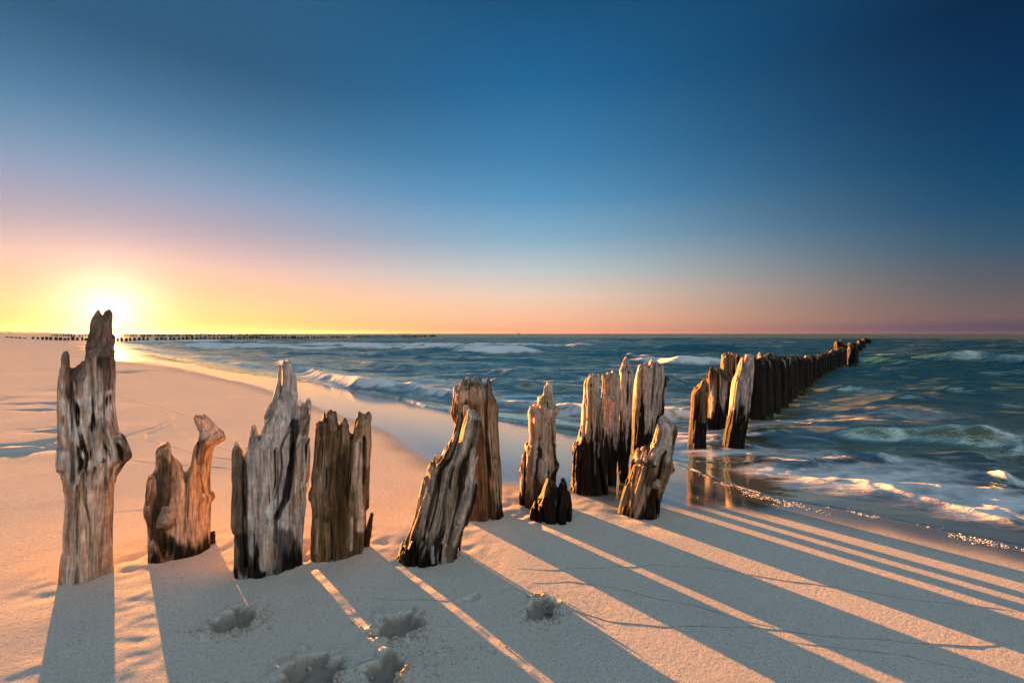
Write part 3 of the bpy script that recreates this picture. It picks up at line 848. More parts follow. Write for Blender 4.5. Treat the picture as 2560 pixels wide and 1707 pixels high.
p11 = Post('weathered_post', 4, (770, 1150), [(680, 1145), (676, 900), (682, 600), (690, 420), (705, 310), (720, 240), (735, 170), (750, 155), (790, 150), (830, 165), (838, 130), (850, 118), (865, 125), (870, 145),
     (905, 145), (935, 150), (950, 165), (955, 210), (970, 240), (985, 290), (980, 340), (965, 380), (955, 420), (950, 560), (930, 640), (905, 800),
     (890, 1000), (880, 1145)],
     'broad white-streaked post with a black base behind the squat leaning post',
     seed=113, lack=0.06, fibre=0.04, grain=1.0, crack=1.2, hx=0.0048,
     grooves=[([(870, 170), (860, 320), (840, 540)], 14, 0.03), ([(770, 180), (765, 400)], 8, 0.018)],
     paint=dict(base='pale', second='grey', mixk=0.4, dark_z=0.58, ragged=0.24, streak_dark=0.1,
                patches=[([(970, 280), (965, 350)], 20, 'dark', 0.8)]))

p11.stub('knot', [(955, 310, 0.0), (975, 305, -0.01), (986, 318, -0.02)], (34, 30, 16), 35, np.array((0.04, 0.03, 0.025)), sides=10)

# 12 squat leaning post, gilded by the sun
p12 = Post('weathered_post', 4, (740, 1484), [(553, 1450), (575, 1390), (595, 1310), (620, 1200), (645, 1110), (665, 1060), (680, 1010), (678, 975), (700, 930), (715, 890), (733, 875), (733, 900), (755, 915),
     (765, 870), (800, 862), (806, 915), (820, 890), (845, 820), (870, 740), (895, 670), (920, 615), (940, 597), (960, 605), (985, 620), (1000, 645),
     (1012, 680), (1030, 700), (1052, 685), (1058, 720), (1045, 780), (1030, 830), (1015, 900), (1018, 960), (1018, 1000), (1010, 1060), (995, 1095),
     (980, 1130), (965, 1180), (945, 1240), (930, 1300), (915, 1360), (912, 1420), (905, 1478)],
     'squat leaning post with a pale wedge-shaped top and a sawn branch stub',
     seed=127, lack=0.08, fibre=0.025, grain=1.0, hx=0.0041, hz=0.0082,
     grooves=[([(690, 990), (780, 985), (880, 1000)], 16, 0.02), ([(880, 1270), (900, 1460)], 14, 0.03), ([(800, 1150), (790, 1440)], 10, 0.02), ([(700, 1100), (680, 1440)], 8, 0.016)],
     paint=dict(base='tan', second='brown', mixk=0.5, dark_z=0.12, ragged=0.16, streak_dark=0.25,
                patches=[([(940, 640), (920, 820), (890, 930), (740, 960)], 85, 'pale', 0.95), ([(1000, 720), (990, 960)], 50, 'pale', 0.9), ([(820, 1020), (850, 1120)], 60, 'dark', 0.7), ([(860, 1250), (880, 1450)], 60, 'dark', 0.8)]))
p12.stub('branch_stub', [(890, 1100, -0.06), (883, 1140, -0.105), (878, 1168, -0.125)], (32, 32, 27), 14, np.array((0.36, 0.29, 0.21)), 'pale sawn branch stub', rag=0.12)
p12.stub('knot', [(985, 1040, 0.0), (1015, 1062, 0.0), (1032, 1085, 0.0)], (30, 28, 22), 15, np.array((0.10, 0.08, 0.06)), 'dark round knot on the side')

# 13-16 posts at the head of the groyne, standing in the wash
p13 = Post('weathered_pile', 5, (265, 1370), [(168, 1350), (175, 1200), (190, 1050), (205, 900), (208, 780), (220, 690), (245, 640), (270, 615), (310, 590), (330, 560), (365, 535), (375, 560), (395, 620), (400, 680),
     (385, 720), (378, 900), (372, 1100), (365, 1370)],
     'round-shouldered mossy pile standing first in the wash, beside the leaning pile', cat='pile', group='groyne piles in the wash', seed=131, lack=0.06, fibre=0.02, grain=0.7, hx=0.0055, hz=0.011,
     paint=dict(base='brown', second='tan', mixk=0.4, dark_z=0.55, ragged=0.2, dark_col='dark', streak_dark=0.2, patches=[([(330, 620), (350, 1000)], 40, 'brown', 0.7)]))
p14 = Post('weathered_pile', 5, (460, 1250), [(385, 1240), (390, 1000), (395, 800), (382, 560), (375, 510), (400, 490), (415, 420), (460, 415), (520, 415), (560, 450), (600, 500), (625, 545), (615, 580), (603, 700), (590, 900),
     (575, 1100), (560, 1250)],
     'dark pile with white-streaked sloping top behind the mossy pile', cat='pile', group='groyne piles in the wash', seed=137, lack=0.08, fibre=0.03, grain=1.0, hx=0.0055, hz=0.011,
     paint=dict(base='grey', second='brown', mixk=0.6, dark_z=0.66, ragged=0.2, streak_dark=0.35))
p14.stub('branch_stub', [(545, 470, -0.08), (590, 520, -0.11), (625, 570, -0.12)], (24, 22, 14), 36, np.array((0.12, 0.09, 0.06)), 'slanting broken limb')
p16 = Post('weathered_pile', 5, (650, 1402), [(528, 1380), (560, 1200), (600, 1000), (625, 870), (635, 750), (645, 620), (660, 550), (690, 510), (705, 460), (720, 400), (745, 340), (760, 310), (800, 305), (808, 278), (850, 280), (880, 285),
     (888, 320), (885, 450), (870, 620), (850, 800), (830, 1000), (800, 1200), (770, 1400)],
     'big leaning pile with a bare white upper half and black lower half in the wash', cat='pile', group='groyne piles in the wash', seed=139, lack=0.06, fibre=0.02, grain=0.8, hx=0.0055, hz=0.011,
     paint=dict(base='pale', second='grey', mixk=0.45, dark_z=0.50, ragged=0.14, streak_dark=0.08))
p15 = Post('weathered_pile', 5, (620, 1130), [(560, 1110), (548, 700), (530, 400), (545, 270), (600, 266), (604, 290), (612, 262), (650, 260), (690, 280), (690, 500), (684, 700), (680, 1110)],
     'tall split pile rising behind the sloping dark pile', cat='pile', group='groyne piles in the wash', seed=149, lack=0.05, fibre=0.02, grain=0.9, hx=0.007, hz=0.014,
     grooves=[([(602, 290), (596, 600)], 12, 0.03)],
     paint=dict(base='tan', second='brown', mixk=0.5, dark_z=0.78, ragged=0.2, streak_dark=0.3))
p15b = Post('weathered_pile', 5, (720, 1090), [(692, 1080), (694, 500), (696, 300), (712, 280), (730, 282), (738, 300), (740, 600), (740, 1080)],
     'thin dark pile squeezed between the split pile and the big leaning pile', cat='pile', group='groyne piles in the wash', seed=151, lack=0.04, fibre=0.02, grain=0.9, hx=0.007, hz=0.014,
     paint=dict(base='brown', second='dark', mixk=0.5, dark_z=0.8, ragged=0.2, streak_dark=0.3))

# ------------------------------------------------------------------ groyne running out to sea
rnd = random.Random(7)
variants = []
for v in range(7):
    w = 0.135 + 0.02 * rnd.random()
    tops = [(-w, 0), (-w * 1.02, 0.5), (-w * 0.97, 1.00)]
    for k in range(7):
        f = -0.9 + 1.8 * k / 6
        tops.append((f * w, 1.08 + rnd.uniform(-0.05, 0.06) - 0.05 * abs(f)))
    tops += [(w * 0.97, 1.00), (w * 1.02, 0.5), (w, 0)]
    me = carve_post(tops, seed=200 + v, lack=0.05, fibre=0.03, grain=0.9, crack=1.1, hx=0.009, hz=0.018,
                    colour=colour_fn(base='grey', second='brown', mixk=0.8, dark_z=1.04 + 0.1 * rnd.random(), ragged=0.16, streak_dark=0.45, algae_z=0.16))
    me.materials.append(M_WOOD)
    variants.append(me)
GL = 'dark pile in the crowded farther half of the close-set sea row'
ORD = ['first', 'second', 'third', 'fourth', 'fifth', 'sixth', 'seventh', 'eighth', 'ninth', 'tenth']
GG = 'piles of the groyne running out to sea'
row = [(1885, 1054), (1905, 1046), (1926, 1033), (1943, 1021), (1960, 1008), (1976, 992), (1990, 980), (2003, 968), (2014, 958), (2025, 950), (2036, 943), (2046, 937),
       (2054, 933), (2062, 929), (2070, 925), (2077, 922), (2083, 919), (2090, 916), (2096, 913), (2101, 911), (2106, 909), (2112, 906)]
tops = [888, 884, 885.5, 886, 887, 888, 889, 890, 889, 887, 886.5, 886, 884, 882, 880, 878, 875, 873, 871, 868, 868, 869]
for i, ((bx, by), ty) in enumerate(zip(row, tops)):
    x, y, _ = ground(bx, by, SEA - 0.02)
    zt = CAMH + (HZ - ty) / F * y
    o = add_obj('groyne_pile', variants[i % 7], None, None, ORD[i] + ' dark pile of the sea row counted from the big leaning pile' if i < len(ORD) else GL, 'pile', GG)
    z0 = SEA - 0.12
    o.location = (x, y, z0); o.rotation_euler = (rnd.uniform(-.02, .02), rnd.uniform(-.02, .02), rnd.uniform(0, 6.28))
    sz = (zt - z0) / 1.09
    o.scale = (1.02, 1.02, sz)
for (bx, by, ty, lean, sxy, lab) in [(2097, 905, 850, 0, 1.25, 'tall far pile standing above the rest of the sea groyne'), (2107, 903, 858, 0.02, 1.2, 'second tall far pile leaning beside the highest one of the sea groyne'),
                               (2132, 908, 864, 0.12, 1.35, 'leaning pile standing apart in front of the far end of the groyne'),
                               (2131, 880, 856, 0.0, 1.9, 'broad low pile in the far cluster beyond the gap of the groyne'),
                               (2143, 876, 857, 0.0, 1.9, 'low flat pile in the far cluster beyond the gap of the groyne'),
                               (2153, 868, 850, 0, 2.2, 'last but one pile at the far end of the groyne'), (2166, 861, 845, 0, 2.9, 'last block-like pile at the far end of the groyne')]:
    x, y, _ = ground(bx, by, SEA)
    zt = CAMH + (HZ - ty) / F * y
    o = add_obj('groyne_pile', variants[(bx * 3) % 7], None, None, lab, 'pile', GG)
    o.location = (x, y, SEA - 0.15); o.rotation_euler = (0, lean, rnd.uniform(0, 6.28)); o.scale = (sxy, sxy, (zt - SEA + 0.15) / 1.09)

# ------------------------------------------------------------------ two far groynes
fv = []
for v in range(5):
    vs = []; fs = []
    n = 9
    for lv, (z, r) in enumerate(((-0.6, 1.0), (0.35, 0.98), (0.9, 0.95))):
        for k in range(n):
            a = 2 * math.pi * k / n
            rr = r * (1 + rnd.uniform(-.12, .12))
            vs.append((0.5 * rr * math.cos(a), 0.5 * rr * math.sin(a), z + (rnd.uniform(-.05, .12) if lv == 2 else 0)))
    for lv in range(2):
        for k in range(n):
            a = lv * n + k; b = lv * n + (k + 1) % n
            fs.append((a, b, b + n, a + n))
    vs.append((0, 0, 0.97))
    for k in range(n): fs.append((2 * n + k, 2 * n + (k + 1) % n, len(vs) - 1))
    me = bpy.data.meshes.new('far_pile'); me.from_pydata(vs, [], fs); me.update(); me.materials.append(M_FARWOOD)
    fv.append(me)


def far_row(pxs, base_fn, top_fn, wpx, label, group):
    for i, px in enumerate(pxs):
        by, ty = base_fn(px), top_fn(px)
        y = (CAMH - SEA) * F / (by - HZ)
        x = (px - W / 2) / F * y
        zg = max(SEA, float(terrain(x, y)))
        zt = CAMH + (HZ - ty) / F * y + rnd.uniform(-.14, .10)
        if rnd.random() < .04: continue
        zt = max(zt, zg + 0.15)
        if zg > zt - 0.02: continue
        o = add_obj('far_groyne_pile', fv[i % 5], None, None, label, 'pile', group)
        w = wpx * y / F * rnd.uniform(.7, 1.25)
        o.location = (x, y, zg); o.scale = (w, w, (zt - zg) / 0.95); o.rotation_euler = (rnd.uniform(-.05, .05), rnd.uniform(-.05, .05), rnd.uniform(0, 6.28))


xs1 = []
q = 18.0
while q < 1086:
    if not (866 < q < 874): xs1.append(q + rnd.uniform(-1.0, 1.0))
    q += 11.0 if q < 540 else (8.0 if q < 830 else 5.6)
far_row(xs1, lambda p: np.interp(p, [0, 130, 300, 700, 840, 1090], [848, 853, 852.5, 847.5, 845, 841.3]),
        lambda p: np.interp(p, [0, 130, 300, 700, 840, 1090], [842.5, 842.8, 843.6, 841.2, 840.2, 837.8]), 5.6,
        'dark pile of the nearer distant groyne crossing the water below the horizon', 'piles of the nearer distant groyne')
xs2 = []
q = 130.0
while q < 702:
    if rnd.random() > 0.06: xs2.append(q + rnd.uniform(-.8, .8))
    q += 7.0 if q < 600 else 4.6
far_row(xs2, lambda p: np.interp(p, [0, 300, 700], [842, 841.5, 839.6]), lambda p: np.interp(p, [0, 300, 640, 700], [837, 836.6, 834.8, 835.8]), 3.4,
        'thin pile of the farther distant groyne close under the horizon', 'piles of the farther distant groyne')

# far headland
vs = []; fs = []
n = 60
for i in range(n):
    px = -400 + 560 * i / (n - 1)
    y = 5200.0
    x = (px - W / 2) / F * y
    ty = np.interp(px, [-400, -100, 0, 20, 60, 90, 120, 135, 146, 160], [820, 824, 826.3, 827.3, 829.2, 828.6, 829.6, 831.5, 833.4, 834.5]) + 0.35 * math.sin(i * 1.7) + .2 * math.sin(i * .61)
    z = CAMH + (HZ - ty) / F * y
    vs += [(x, y - 160, -3), (x, y, max(z, -2)), (x - 50, y + 400, -3)]
for i in range(n - 1):
    for k in (0, 1):
        a = i * 3 + k
        fs.append((a, a + 3, a + 4, a + 1))
me = bpy.data.meshes.new('headland'); me.from_pydata(vs, [], fs); me.update()
add_obj('headland', me, M_HILL, kind='structure')

# ship far out on the horizon
sy = 4200.0; sx = (1297 - W / 2) / F * sy
ship = bpy.data.objects.new('cargo_ship', None); ship.location = (sx, sy, SEA); col.objects.link(ship)
tag(ship, 'tiny grey cargo ship far out on the horizon', 'ship')
M_SHIP = mat_plain('ship_paint', (0.10, 0.09, 0.10), 0.6, 0.3, 0.2, 0.0)


def prism(name, prof, y0, y1):
    n = len(prof)
    vs = [(x, y0, z) for x, z in prof] + [(x, y1, z) for x, z in prof]
    fs = [tuple(range(n))[::-1], tuple(range(n, 2 * n))] + [(k, (k + 1) % n, n + (k + 1) % n, n + k) for k in range(n)]
    me = bpy.data.meshes.new(name); me.from_pydata(vs, [], fs[:2] + fs[2:]); me.update()
    return add_obj(name, me, M_SHIP, ship)


prism('hull', [(-17, 0), (16, 0), (20, 4.6), (13, 4.2), (-14, 4.0), (-19, 4.6)], -3, 3)
prism('bridge', [(-14, 3.95), (-8, 3.95), (-8.4, 9), (-10, 9), (-10, 11), (-12, 11), (-12, 9), (-13.6, 9)], -2.4, 2.4)
prism('mast', [(6, 4.0), (6.8, 4.0), (6.5, 10), (6.3, 10)], -.4, .4)

# ------------------------------------------------------------------ beach


def axis(segments, lo, hi, grow=1.09):
    """fine steps inside, growing outwards"""
    core = []
    for a, b, h in segments: core += list(np.arange(a, b - h * 0.3, h))
    core.append(segments[-1][1])
    left = []; h = segments[0][2]; v = core[0]
    while v > lo: h *= grow; v -= h; left.append(v)
    right = []; h = segments[-1][2]; v = core[-1]
    while v < hi: h *= grow; v += h; right.append(v)
    return np.array(left[::-1] + core + right)


ax = axis([(-4.2, -1.6, 0.026), (-1.6, 0.5, 0.0095), (0.5, 3.6, 0.022)], -3500, 1500, 1.09)
ay = axis([(1.15, 2.05, 0.0085), (2.05, 3.4, 0.020), (3.4, 6.0, 0.05)], -60, 4000, 1.065)
X, Y = np.meshgrid(ax, ay, indexing='ij')
Zb = terrain(X, Y)
S_, T_ = st(X, Y)
sdry = curve_at(DRY, T_) + 0.05 * fbm2(T_ * 1.3, S_ * .5, 301, 3) + 0.03 * fbm2(X * 6, Y * 6, 302, 2)
wet = sstep(S_ - sdry, -0.30, 0.30)
sub = sstep(S_ - curve_at(SWASH, T_), -0.02, 0.12)
gloss = wet * (1 - sub)
wet = wet * (1 - 0.3 * sub)                                              # no gloss of its own under water
wet_soft = sstep(S_ - sdry, -1.1, 0.1)
dist = np.hypot(X, Y)
rough = (1 - sstep(S_, 0.2, 1.9))                                       # trodden upper beach
left = sstep(-X - 0.25 * Y, -1.0, 2.5)
lf = lambda wl: sstep(wl / np.maximum(np.gradient(ax)[:, None], np.gradient(ay)[None, :]), 2.5, 6)
Zd = 0.0022 * fbm2(X * 0.9, Y * 0.9, 310, 2) * (0.3 + 0.7 * rough) * (1 - wet)
swp = X * 0.35 - Y * 0.94
alg = X * 0.94 + Y * 0.35
Zd += rough * left * (0.0012 * fbm2(alg * 0.6, swp * 2.4, 311, 2) * lf(0.4) + 0.006 * sstep(dist, 5, 22) * np.maximum(fbm2(alg * 0.35, swp * 0.8, 312, 3), -0.1) * lf(1.0))
Zd += rough * sstep(-T_ + 0.0, -40, -3) * 0 
Zd += (1 - wet) * 0.0016 * fbm2(X * 26, Y * 26, 313, 3) * lf(0.03)
Zd += (1 - wet) * rough * 0.0016 * fbm2(X * 9, Y * 14, 314, 2) * lf(0.08)
# trodden hummocks on the upper beach
for k in range(170):
    px = rnd.uniform(-60, 560); py = rnd.uniform(858, 1130)
    if py > 945 and (px > 210 or rnd.random() < 0.72): continue
    hx_, hy_, _ = ground(px, py)
    if st(hx_, hy_)[0] > 1.2 or hy_ > 45: continue
    R = rnd.uniform(.07, .18) * (1 + hy_ * 0.03) * (1 if py < 945 else .7)
    m = (np.abs(X - hx_) < 3 * R) & (np.abs(Y - hy_) < 3 * R)
    r = np.hypot((X[m] - hx_) / 1.5, Y[m] - hy_) / R * (1 + .3 * fbm2(X[m] * 7, Y[m] * 7, 400 + k, 2))
    Zd[m] += rnd.uniform(.006, .024) * (1.0 if hy_ < 6 else 1.8) * (np.exp(-r ** 2) - 0.8 * np.exp(-((r - 1.3) / .5) ** 2))
# scour at the feet of the posts
for (x0, y0, rd) in POST_SPOTS:
    r = np.hypot(X - x0, Y - y0) / (rd + 0.06)
    Zd += (-0.004 + 0.005 * noise2(X * 18, Y * 18, 331)) * np.exp(-(r / 1.1) ** 2) * (1 - wet) + 0.0012 * np.exp(-((r - 2.1) / 0.7) ** 2) * (0.5 + 0.5 * fbm2(X * 3, Y * 3, 330, 2))
# footprints
PRINTS = [(592, 1548, .080, .078, .046), (1000, 1562, .078, .076, .046), (1352, 1524, .055, .066, .042), (765, 1690, .085, .078, .045), (968, 1672, .052, .068, .044),
          (1178, 1497, .035, .02, .014), (1150, 1506, .016, .012, .012), (1190, 1488, .016, .012, .012)]
CRUMBS = []
damp_shade = np.zeros_like(X)
for k, (px, py, ra, rb, dep) in enumerate(PRINTS):
    fx, fy, fz = ground(px, py)
    m = (np.abs(X - fx) < 0.5) & (np.abs(Y - fy) < 0.5)
    xx, yy = X[m] - fx, Y[m] - fy
    ang_ = np.arctan2(yy, xx)
    r = np.hypot(xx / ra, yy / rb) * (1 + 0.22 * noise2(ang_ * 1.6 + 9, np.full_like(ang_, k), 500 + k) + 0.22 * fbm2(X[m] * 28, Y[m] * 28, 510 + k, 3))
    ins = 1 - sstep(r, 0.78, 1.02)
    toes = sum(0.35 * np.exp(-((xx - ra * a) ** 2 + (yy - rb * b) ** 2) / (0.024 ** 2)) for a, b in ((-.45, .35), (0, .5), (.45, .3), (.1, -.2))) if dep > .03 else 0
    Zd[m] += -dep * 1.15 * ins * (0.72 + 0.26 * fbm2(X[m] * 24, Y[m] * 24, 520 + k, 3)) - dep * 0.35 * ins * toes
    damp_shade[m] = np.maximum(damp_shade[m], (1 - sstep(r, .93, 1.10)) * (dep > .03) * .72)  # damp-sand tone in the hollows, painted darker to stand in for their shade
    rim = np.exp(-((r - 1.22) / 0.26) ** 2)
    Zd[m] += dep * 0.36 * rim * 0.7 * (0.35 + 0.5 * noise2(ang_ * 1.2, np.full_like(ang_, 3 + k), 540 + k) + 0.35 * fbm2(X[m] * 30, Y[m] * 30, 530 + k, 3))
    if dep > .03:
        for q in range(26):
            a = rnd.gauss(-0.6, 1.1); rr = rnd.uniform(.85, 1.5)
            CRUMBS.append((fx + ra * rr * math.cos(a), fy + rb * rr * math.sin(a), rnd.uniform(.005, .011)))
        for q in range(150):
            a = rnd.gauss(-1.2, 1.5); rr = 1.0 + abs(rnd.gauss(0, .55))
            CRUMBS.append((fx + ra * rr * math.cos(a), fy + rb * rr * math.sin(a), rnd.uniform(.0012, .0038) if rnd.random() < .9 else rnd.uniform(.004, .008)))
for k in range(140):
    cx, cy, _ = ground(rnd.gauss(1090, 70), rnd.gauss(1640, 30)); CRUMBS.append((cx, cy, rnd.uniform(.0015, .0045)))
for k in range(420):
    cx, cy, _ = ground(rnd.uniform(420, 1500), rnd.uniform(1480, 1707)); CRUMBS.append((cx, cy, rnd.uniform(.0008, .0022)))
# drawn lines left by old wash and by crawling things
TRAILS = [[(1290, 1452), (1330, 1500), (1420, 1525), (1520, 1550), (1640, 1562), (1760, 1568), (1950, 1570), (2060, 1590), (2250, 1605), (2560, 1616)],
          [(1960, 1596), (2100, 1620), (2250, 1640), (2420, 1670), (2540, 1700)],
          [(1330, 1456), (1420, 1455), (1530, 1468), (1640, 1494), (1760, 1520), (1880, 1556), (1960, 1568)],
          [(1300, 1420), (1400, 1424), (1500, 1420), (1640, 1410), (1780, 1422), (2000, 1455), (2300, 1500), (2560, 1530)],
          [(290, 986), (360, 1010), (420, 1035), (440, 1050), (400, 1072), (365, 1085), (362, 1098), (400, 1108), (450, 1120), (480, 1132), (560, 1145), (700, 1170)],
          [(430, 1060), (470, 1090), (490, 1106), (560, 1122), (640, 1140)], [(300, 1092), (380, 1068), (430, 1048)], [(300, 1000), (380, 1012), (470, 1040)],
          [(320, 1148), (400, 1158), (560, 1168), (700, 1200)], [(290, 1278), (360, 1275), (440, 1282), (540, 1290)], [(900, 1490), (1010, 1500), (1120, 1502), (1150, 1502)],
          [(1205, 1492), (1270, 1470), (1290, 1470), (1330, 1495)]]
Zs = Zb + Zd
ni, nj = X.shape
V = np.stack([X, Y, Zs], -1).reshape(-1, 3)
ids = np.arange(ni * nj).reshape(ni, nj)
Q = np.stack([ids[:-1, :-1], ids[1:, :-1], ids[1:, 1:], ids[:-1, 1:]], -1).reshape(-1, 4)
me = make_mesh('beach', V, Q)
# far under the sea the sheet is not needed to be wet-glossy; everything beyond the dry edge is
set_attr(me, 'wet', np.clip(np.maximum(wet, damp_shade).ravel(), 0, 1))  # wet also carries the darkening painted into the footprints
set_attr(me, 'gloss', np.clip(gloss.ravel(), 0, 1))
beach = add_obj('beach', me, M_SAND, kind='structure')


def beach_z(x, y):
    i = np.clip(np.searchsorted(ax, x) - 1, 0, ni - 2); j = np.clip(np.searchsorted(ay, y) - 1, 0, nj - 2)
    fx = (x - ax[i]) / (ax[i + 1] - ax[i]); fy = (y - ay[j]) / (ay[j + 1] - ay[j])
    return (Zs[i, j] * (1 - fx) * (1 - fy) + Zs[i + 1, j] * fx * (1 - fy) + Zs[i, j + 1] * (1 - fx) * fy + Zs[i + 1, j + 1] * fx * fy)


TL_V, TL_F = [], []
for tr in TRAILS:
    pts = gline(tr)
    fine = []
    for (xa, ya), (xb, yb) in zip(pts[:-1], pts[1:]):
        nn = max(2, int(math.hypot(xb - xa, yb - ya) / 0.03))
        for k in range(nn): fine.append((xa + (xb - xa) * k / nn, ya + (yb - ya) * k / nn))
    ln = len(fine)
    base = None
    for k, (x, y) in enumerate(fine):
        x, y = x + 0.006 * math.sin(9 * x + 5 * y) + 0.004 * math.sin(23 * y - 7 * x), y + 0.006 * math.sin(11 * x - 4 * y) + 0.003 * math.sin(29 * x)
        xa, ya = fine[max(k - 1, 0)]; xb, yb = fine[min(k + 1, ln - 1)]
        L = math.hypot(xb - xa, yb - ya) + 1e-9
        nx_, ny_ = -(yb - ya) / L, (xb - xa) / L
        w = (0.0012 + 0.0003 * math.hypot(x, y)) * rnd.uniform(.6, 1.4) * min(1, k / 6, (ln - k) / 6) + 0.0003
        z = float(beach_z(x, y))
        b0 = len(TL_V)
        TL_V += [(x - nx_ * w * 1.6, y - ny_ * w * 1.6, z - .0006), (x, y, z + w * .30 + .0002), (x + nx_ * w * 1.6, y + ny_ * w * 1.6, z - .0006)]
        if k: TL_F += [(b0 - 3, b0, b0 + 1, b0 - 2), (b0 - 2, b0 + 1, b0 + 2, b0 - 1)]
me = bpy.data.meshes.new('tide_lines'); me.from_pydata(TL_V, [], TL_F); me.update()
add_obj('tide_lines', me, mat_plain('dark_grains', (0.27, 0.22, 0.17), 0.95, 150, 0.4, 0.5), label='thin dark lines of grit left on the sand by old wash', cat='tide line', kind='stuff')


def blobs(name, spots, mat, kind, flat=0.8, sides=6, label=None, cat=None, sink=0.3, zfn=beach_z):
    vs = []; fs = []
    for (x, y, r) in spots:
        z = float(zfn(x, y))
        b = len(vs)
        for lv, (h, q) in enumerate(((-.6, .8), (.1, 1.0), (.7, .65))):
            for k in range(sides):
                a = 2 * math.pi * (k + .5 * lv) / sides
                rr = r * q * rnd.uniform(.75, 1.2)
                vs.append((x + rr * math.cos(a), y + rr * math.sin(a), z + r * flat * (h + sink)))
        vs.append((x, y, z + r * flat * (1.0 + sink)))
        for lv in (0, 1):
            for k in range(sides):
                a = b + lv * sides + k; c = b + lv * sides + (k + 1) % sides
                fs.append((a, c, c + sides, a + sides))
        for k in range(sides): fs.append((b + 2 * sides + k, b + 2 * sides + (k + 1) % sides, len(vs) - 1))
    me = bpy.data.meshes.new(name); me.from_pydata(vs, [], fs); me.update()
    me.polygons.foreach_set('use_smooth', np.full(len(me.polygons), True))
    return add_obj(name, me, mat, label=label, cat=cat, kind=kind)


blobs('sand_crumbs', CRUMBS, M_CRUMB, 'stuff', 0.8, 6, 'loose crumbs of sand kicked up round the footprints', 'sand crumbs')

# ------------------------------------------------------------------ sea
rr_ = np.concatenate([np.exp(np.linspace(math.log(2.3), math.log(150), 760)), np.exp(np.linspace(math.log(150), math.log(16000), 130))[1:]])
th = np.radians(np.linspace(-60, 72, 600))
nr, nt_ = len(rr_), len(th)
R_, TH = np.meshgrid(rr_, th, indexing='ij')
X = R_ * np.sin(TH); Y = R_ * np.cos(TH)
S_, T_ = st(X, Y)
Zt = terrain(X, Y)
step = np.maximum(np.gradient(rr_)[:, None], R_ * math.radians(132) / nt_ * .45)
fade = lambda wl: sstep(wl / step, 2.2, 5.0)
edge = curve_at(SWASH, T_) + 0.035 * fbm2(T_ * 2.2, np.zeros_like(T_), 701, 3)
de = S_ - edge                                             # metres seaward of the wash edge
depth0 = np.maximum(SEA - Zt, 0)
offs = sstep(de, 0.5, 7.0)
rot = math.radians(14)
U_ = X * math.cos(rot) + Y * math.sin(rot); V_ = -X * math.sin(rot) + Y * math.cos(rot)      # along / across the crests
wv = 0.0
wob = 1.5 * fbm2(X * .06, Y * .06, 709, 2)
for wl, al, amp, sd in ((40.0, 3.0, .10, 708), (18.0, 3.2, .11, 709), (9.0, 3.4, .11, 710), (4.2, 3.0, .095, 711), (2.0, 2.8, .058, 712), (1.0, 2.6, .028, 713), (0.45, 2.2, .0085, 714)):
    n = fbm2((U_ + wob) / (wl * al * .5), (V_ + wob * .6) / (wl * .5), sd, 2, .4)
    n = .6 - 1.6 * np.abs(n) if wl < 5 else n
    wv = wv + amp * n * fade(wl) * sstep(de, 0.2, 1.2 + wl * 1.3)
foam = np.zeros_like(X)
bump_ = np.zeros_like(X)


def breaker(pts, hgt, width, foam_amt, fw=1.0, level=SEA, ragged=0.5, seed=0, taper=0.25, crestfoam=0.35):
    """wave crest along a polyline given where it stands in the photograph; breaks towards the beach"""
    global foam, bump_
    L = gline(pts, level)
    x0, x1 = min(p[0] for p in L) - 8 * width, max(p[0] for p in L) + 8 * width
    y0, y1 = min(p[1] for p in L) - 8 * width, max(p[1] for p in L) + 8 * width
    m = (X > x0) & (X < x1) & (Y > y0) & (Y < y1)
    xx = X[m] + ragged * width * 0.5 * fbm2(X[m] / (width * 3), Y[m] / (width * 3), 800 + seed, 2)
    yy = Y[m] + ragged * width * 0.8 * fbm2(X[m] / (width * 3), Y[m] / (width * 3), 820 + seed, 2)
    d, arc, side = seg_dist(xx, yy, L)
    tot = sum(math.dist(a, b) for a, b in zip(L[:-1], L[1:]))
    f = sstep(arc / tot, 0, taper) * (1 - sstep(arc / tot, 1 - taper, 1))
    f = f * (0.75 + 0.35 * noise2(arc / (width * 4), np.zeros_like(arc), 840 + seed))
    sgn = d * side                                           # left of the line (given west to east) is seaward
    prof = np.where(sgn > 0, np.exp(-(sgn / (width * 1.7)) ** 2), np.exp(-(sgn / (width * 0.55)) ** 2))
    bump_[m] += hgt * f * prof - 0.18 * hgt * f * np.exp(-((sgn + width * 1.5) / (width * 0.8)) ** 2)
    fr = np.exp(-((sgn + 0.15 * width * fw) / (width * 0.62 * fw)) ** 2) * foam_amt + np.exp(-(sgn / (width * .3)) ** 2) * crestfoam * foam_amt
    foam[m] = np.maximum(foam[m], fr * f * (0.72 + 0.45 * fbm2(X[m] / (width * .8), Y[m] / (width * .5), 860 + seed, 3)))
    # trailing lace
    tr = np.exp(-np.clip(sgn, 0, None) / (width * 4)) * (sgn > 0) * foam_amt * 0.30
    foam[m] = np.maximum(foam[m], tr * f * sstep(fbm2((U_[m]) / (width * 1.6), V_[m] / (width * .5), 880 + seed, 3), -.1, .6))


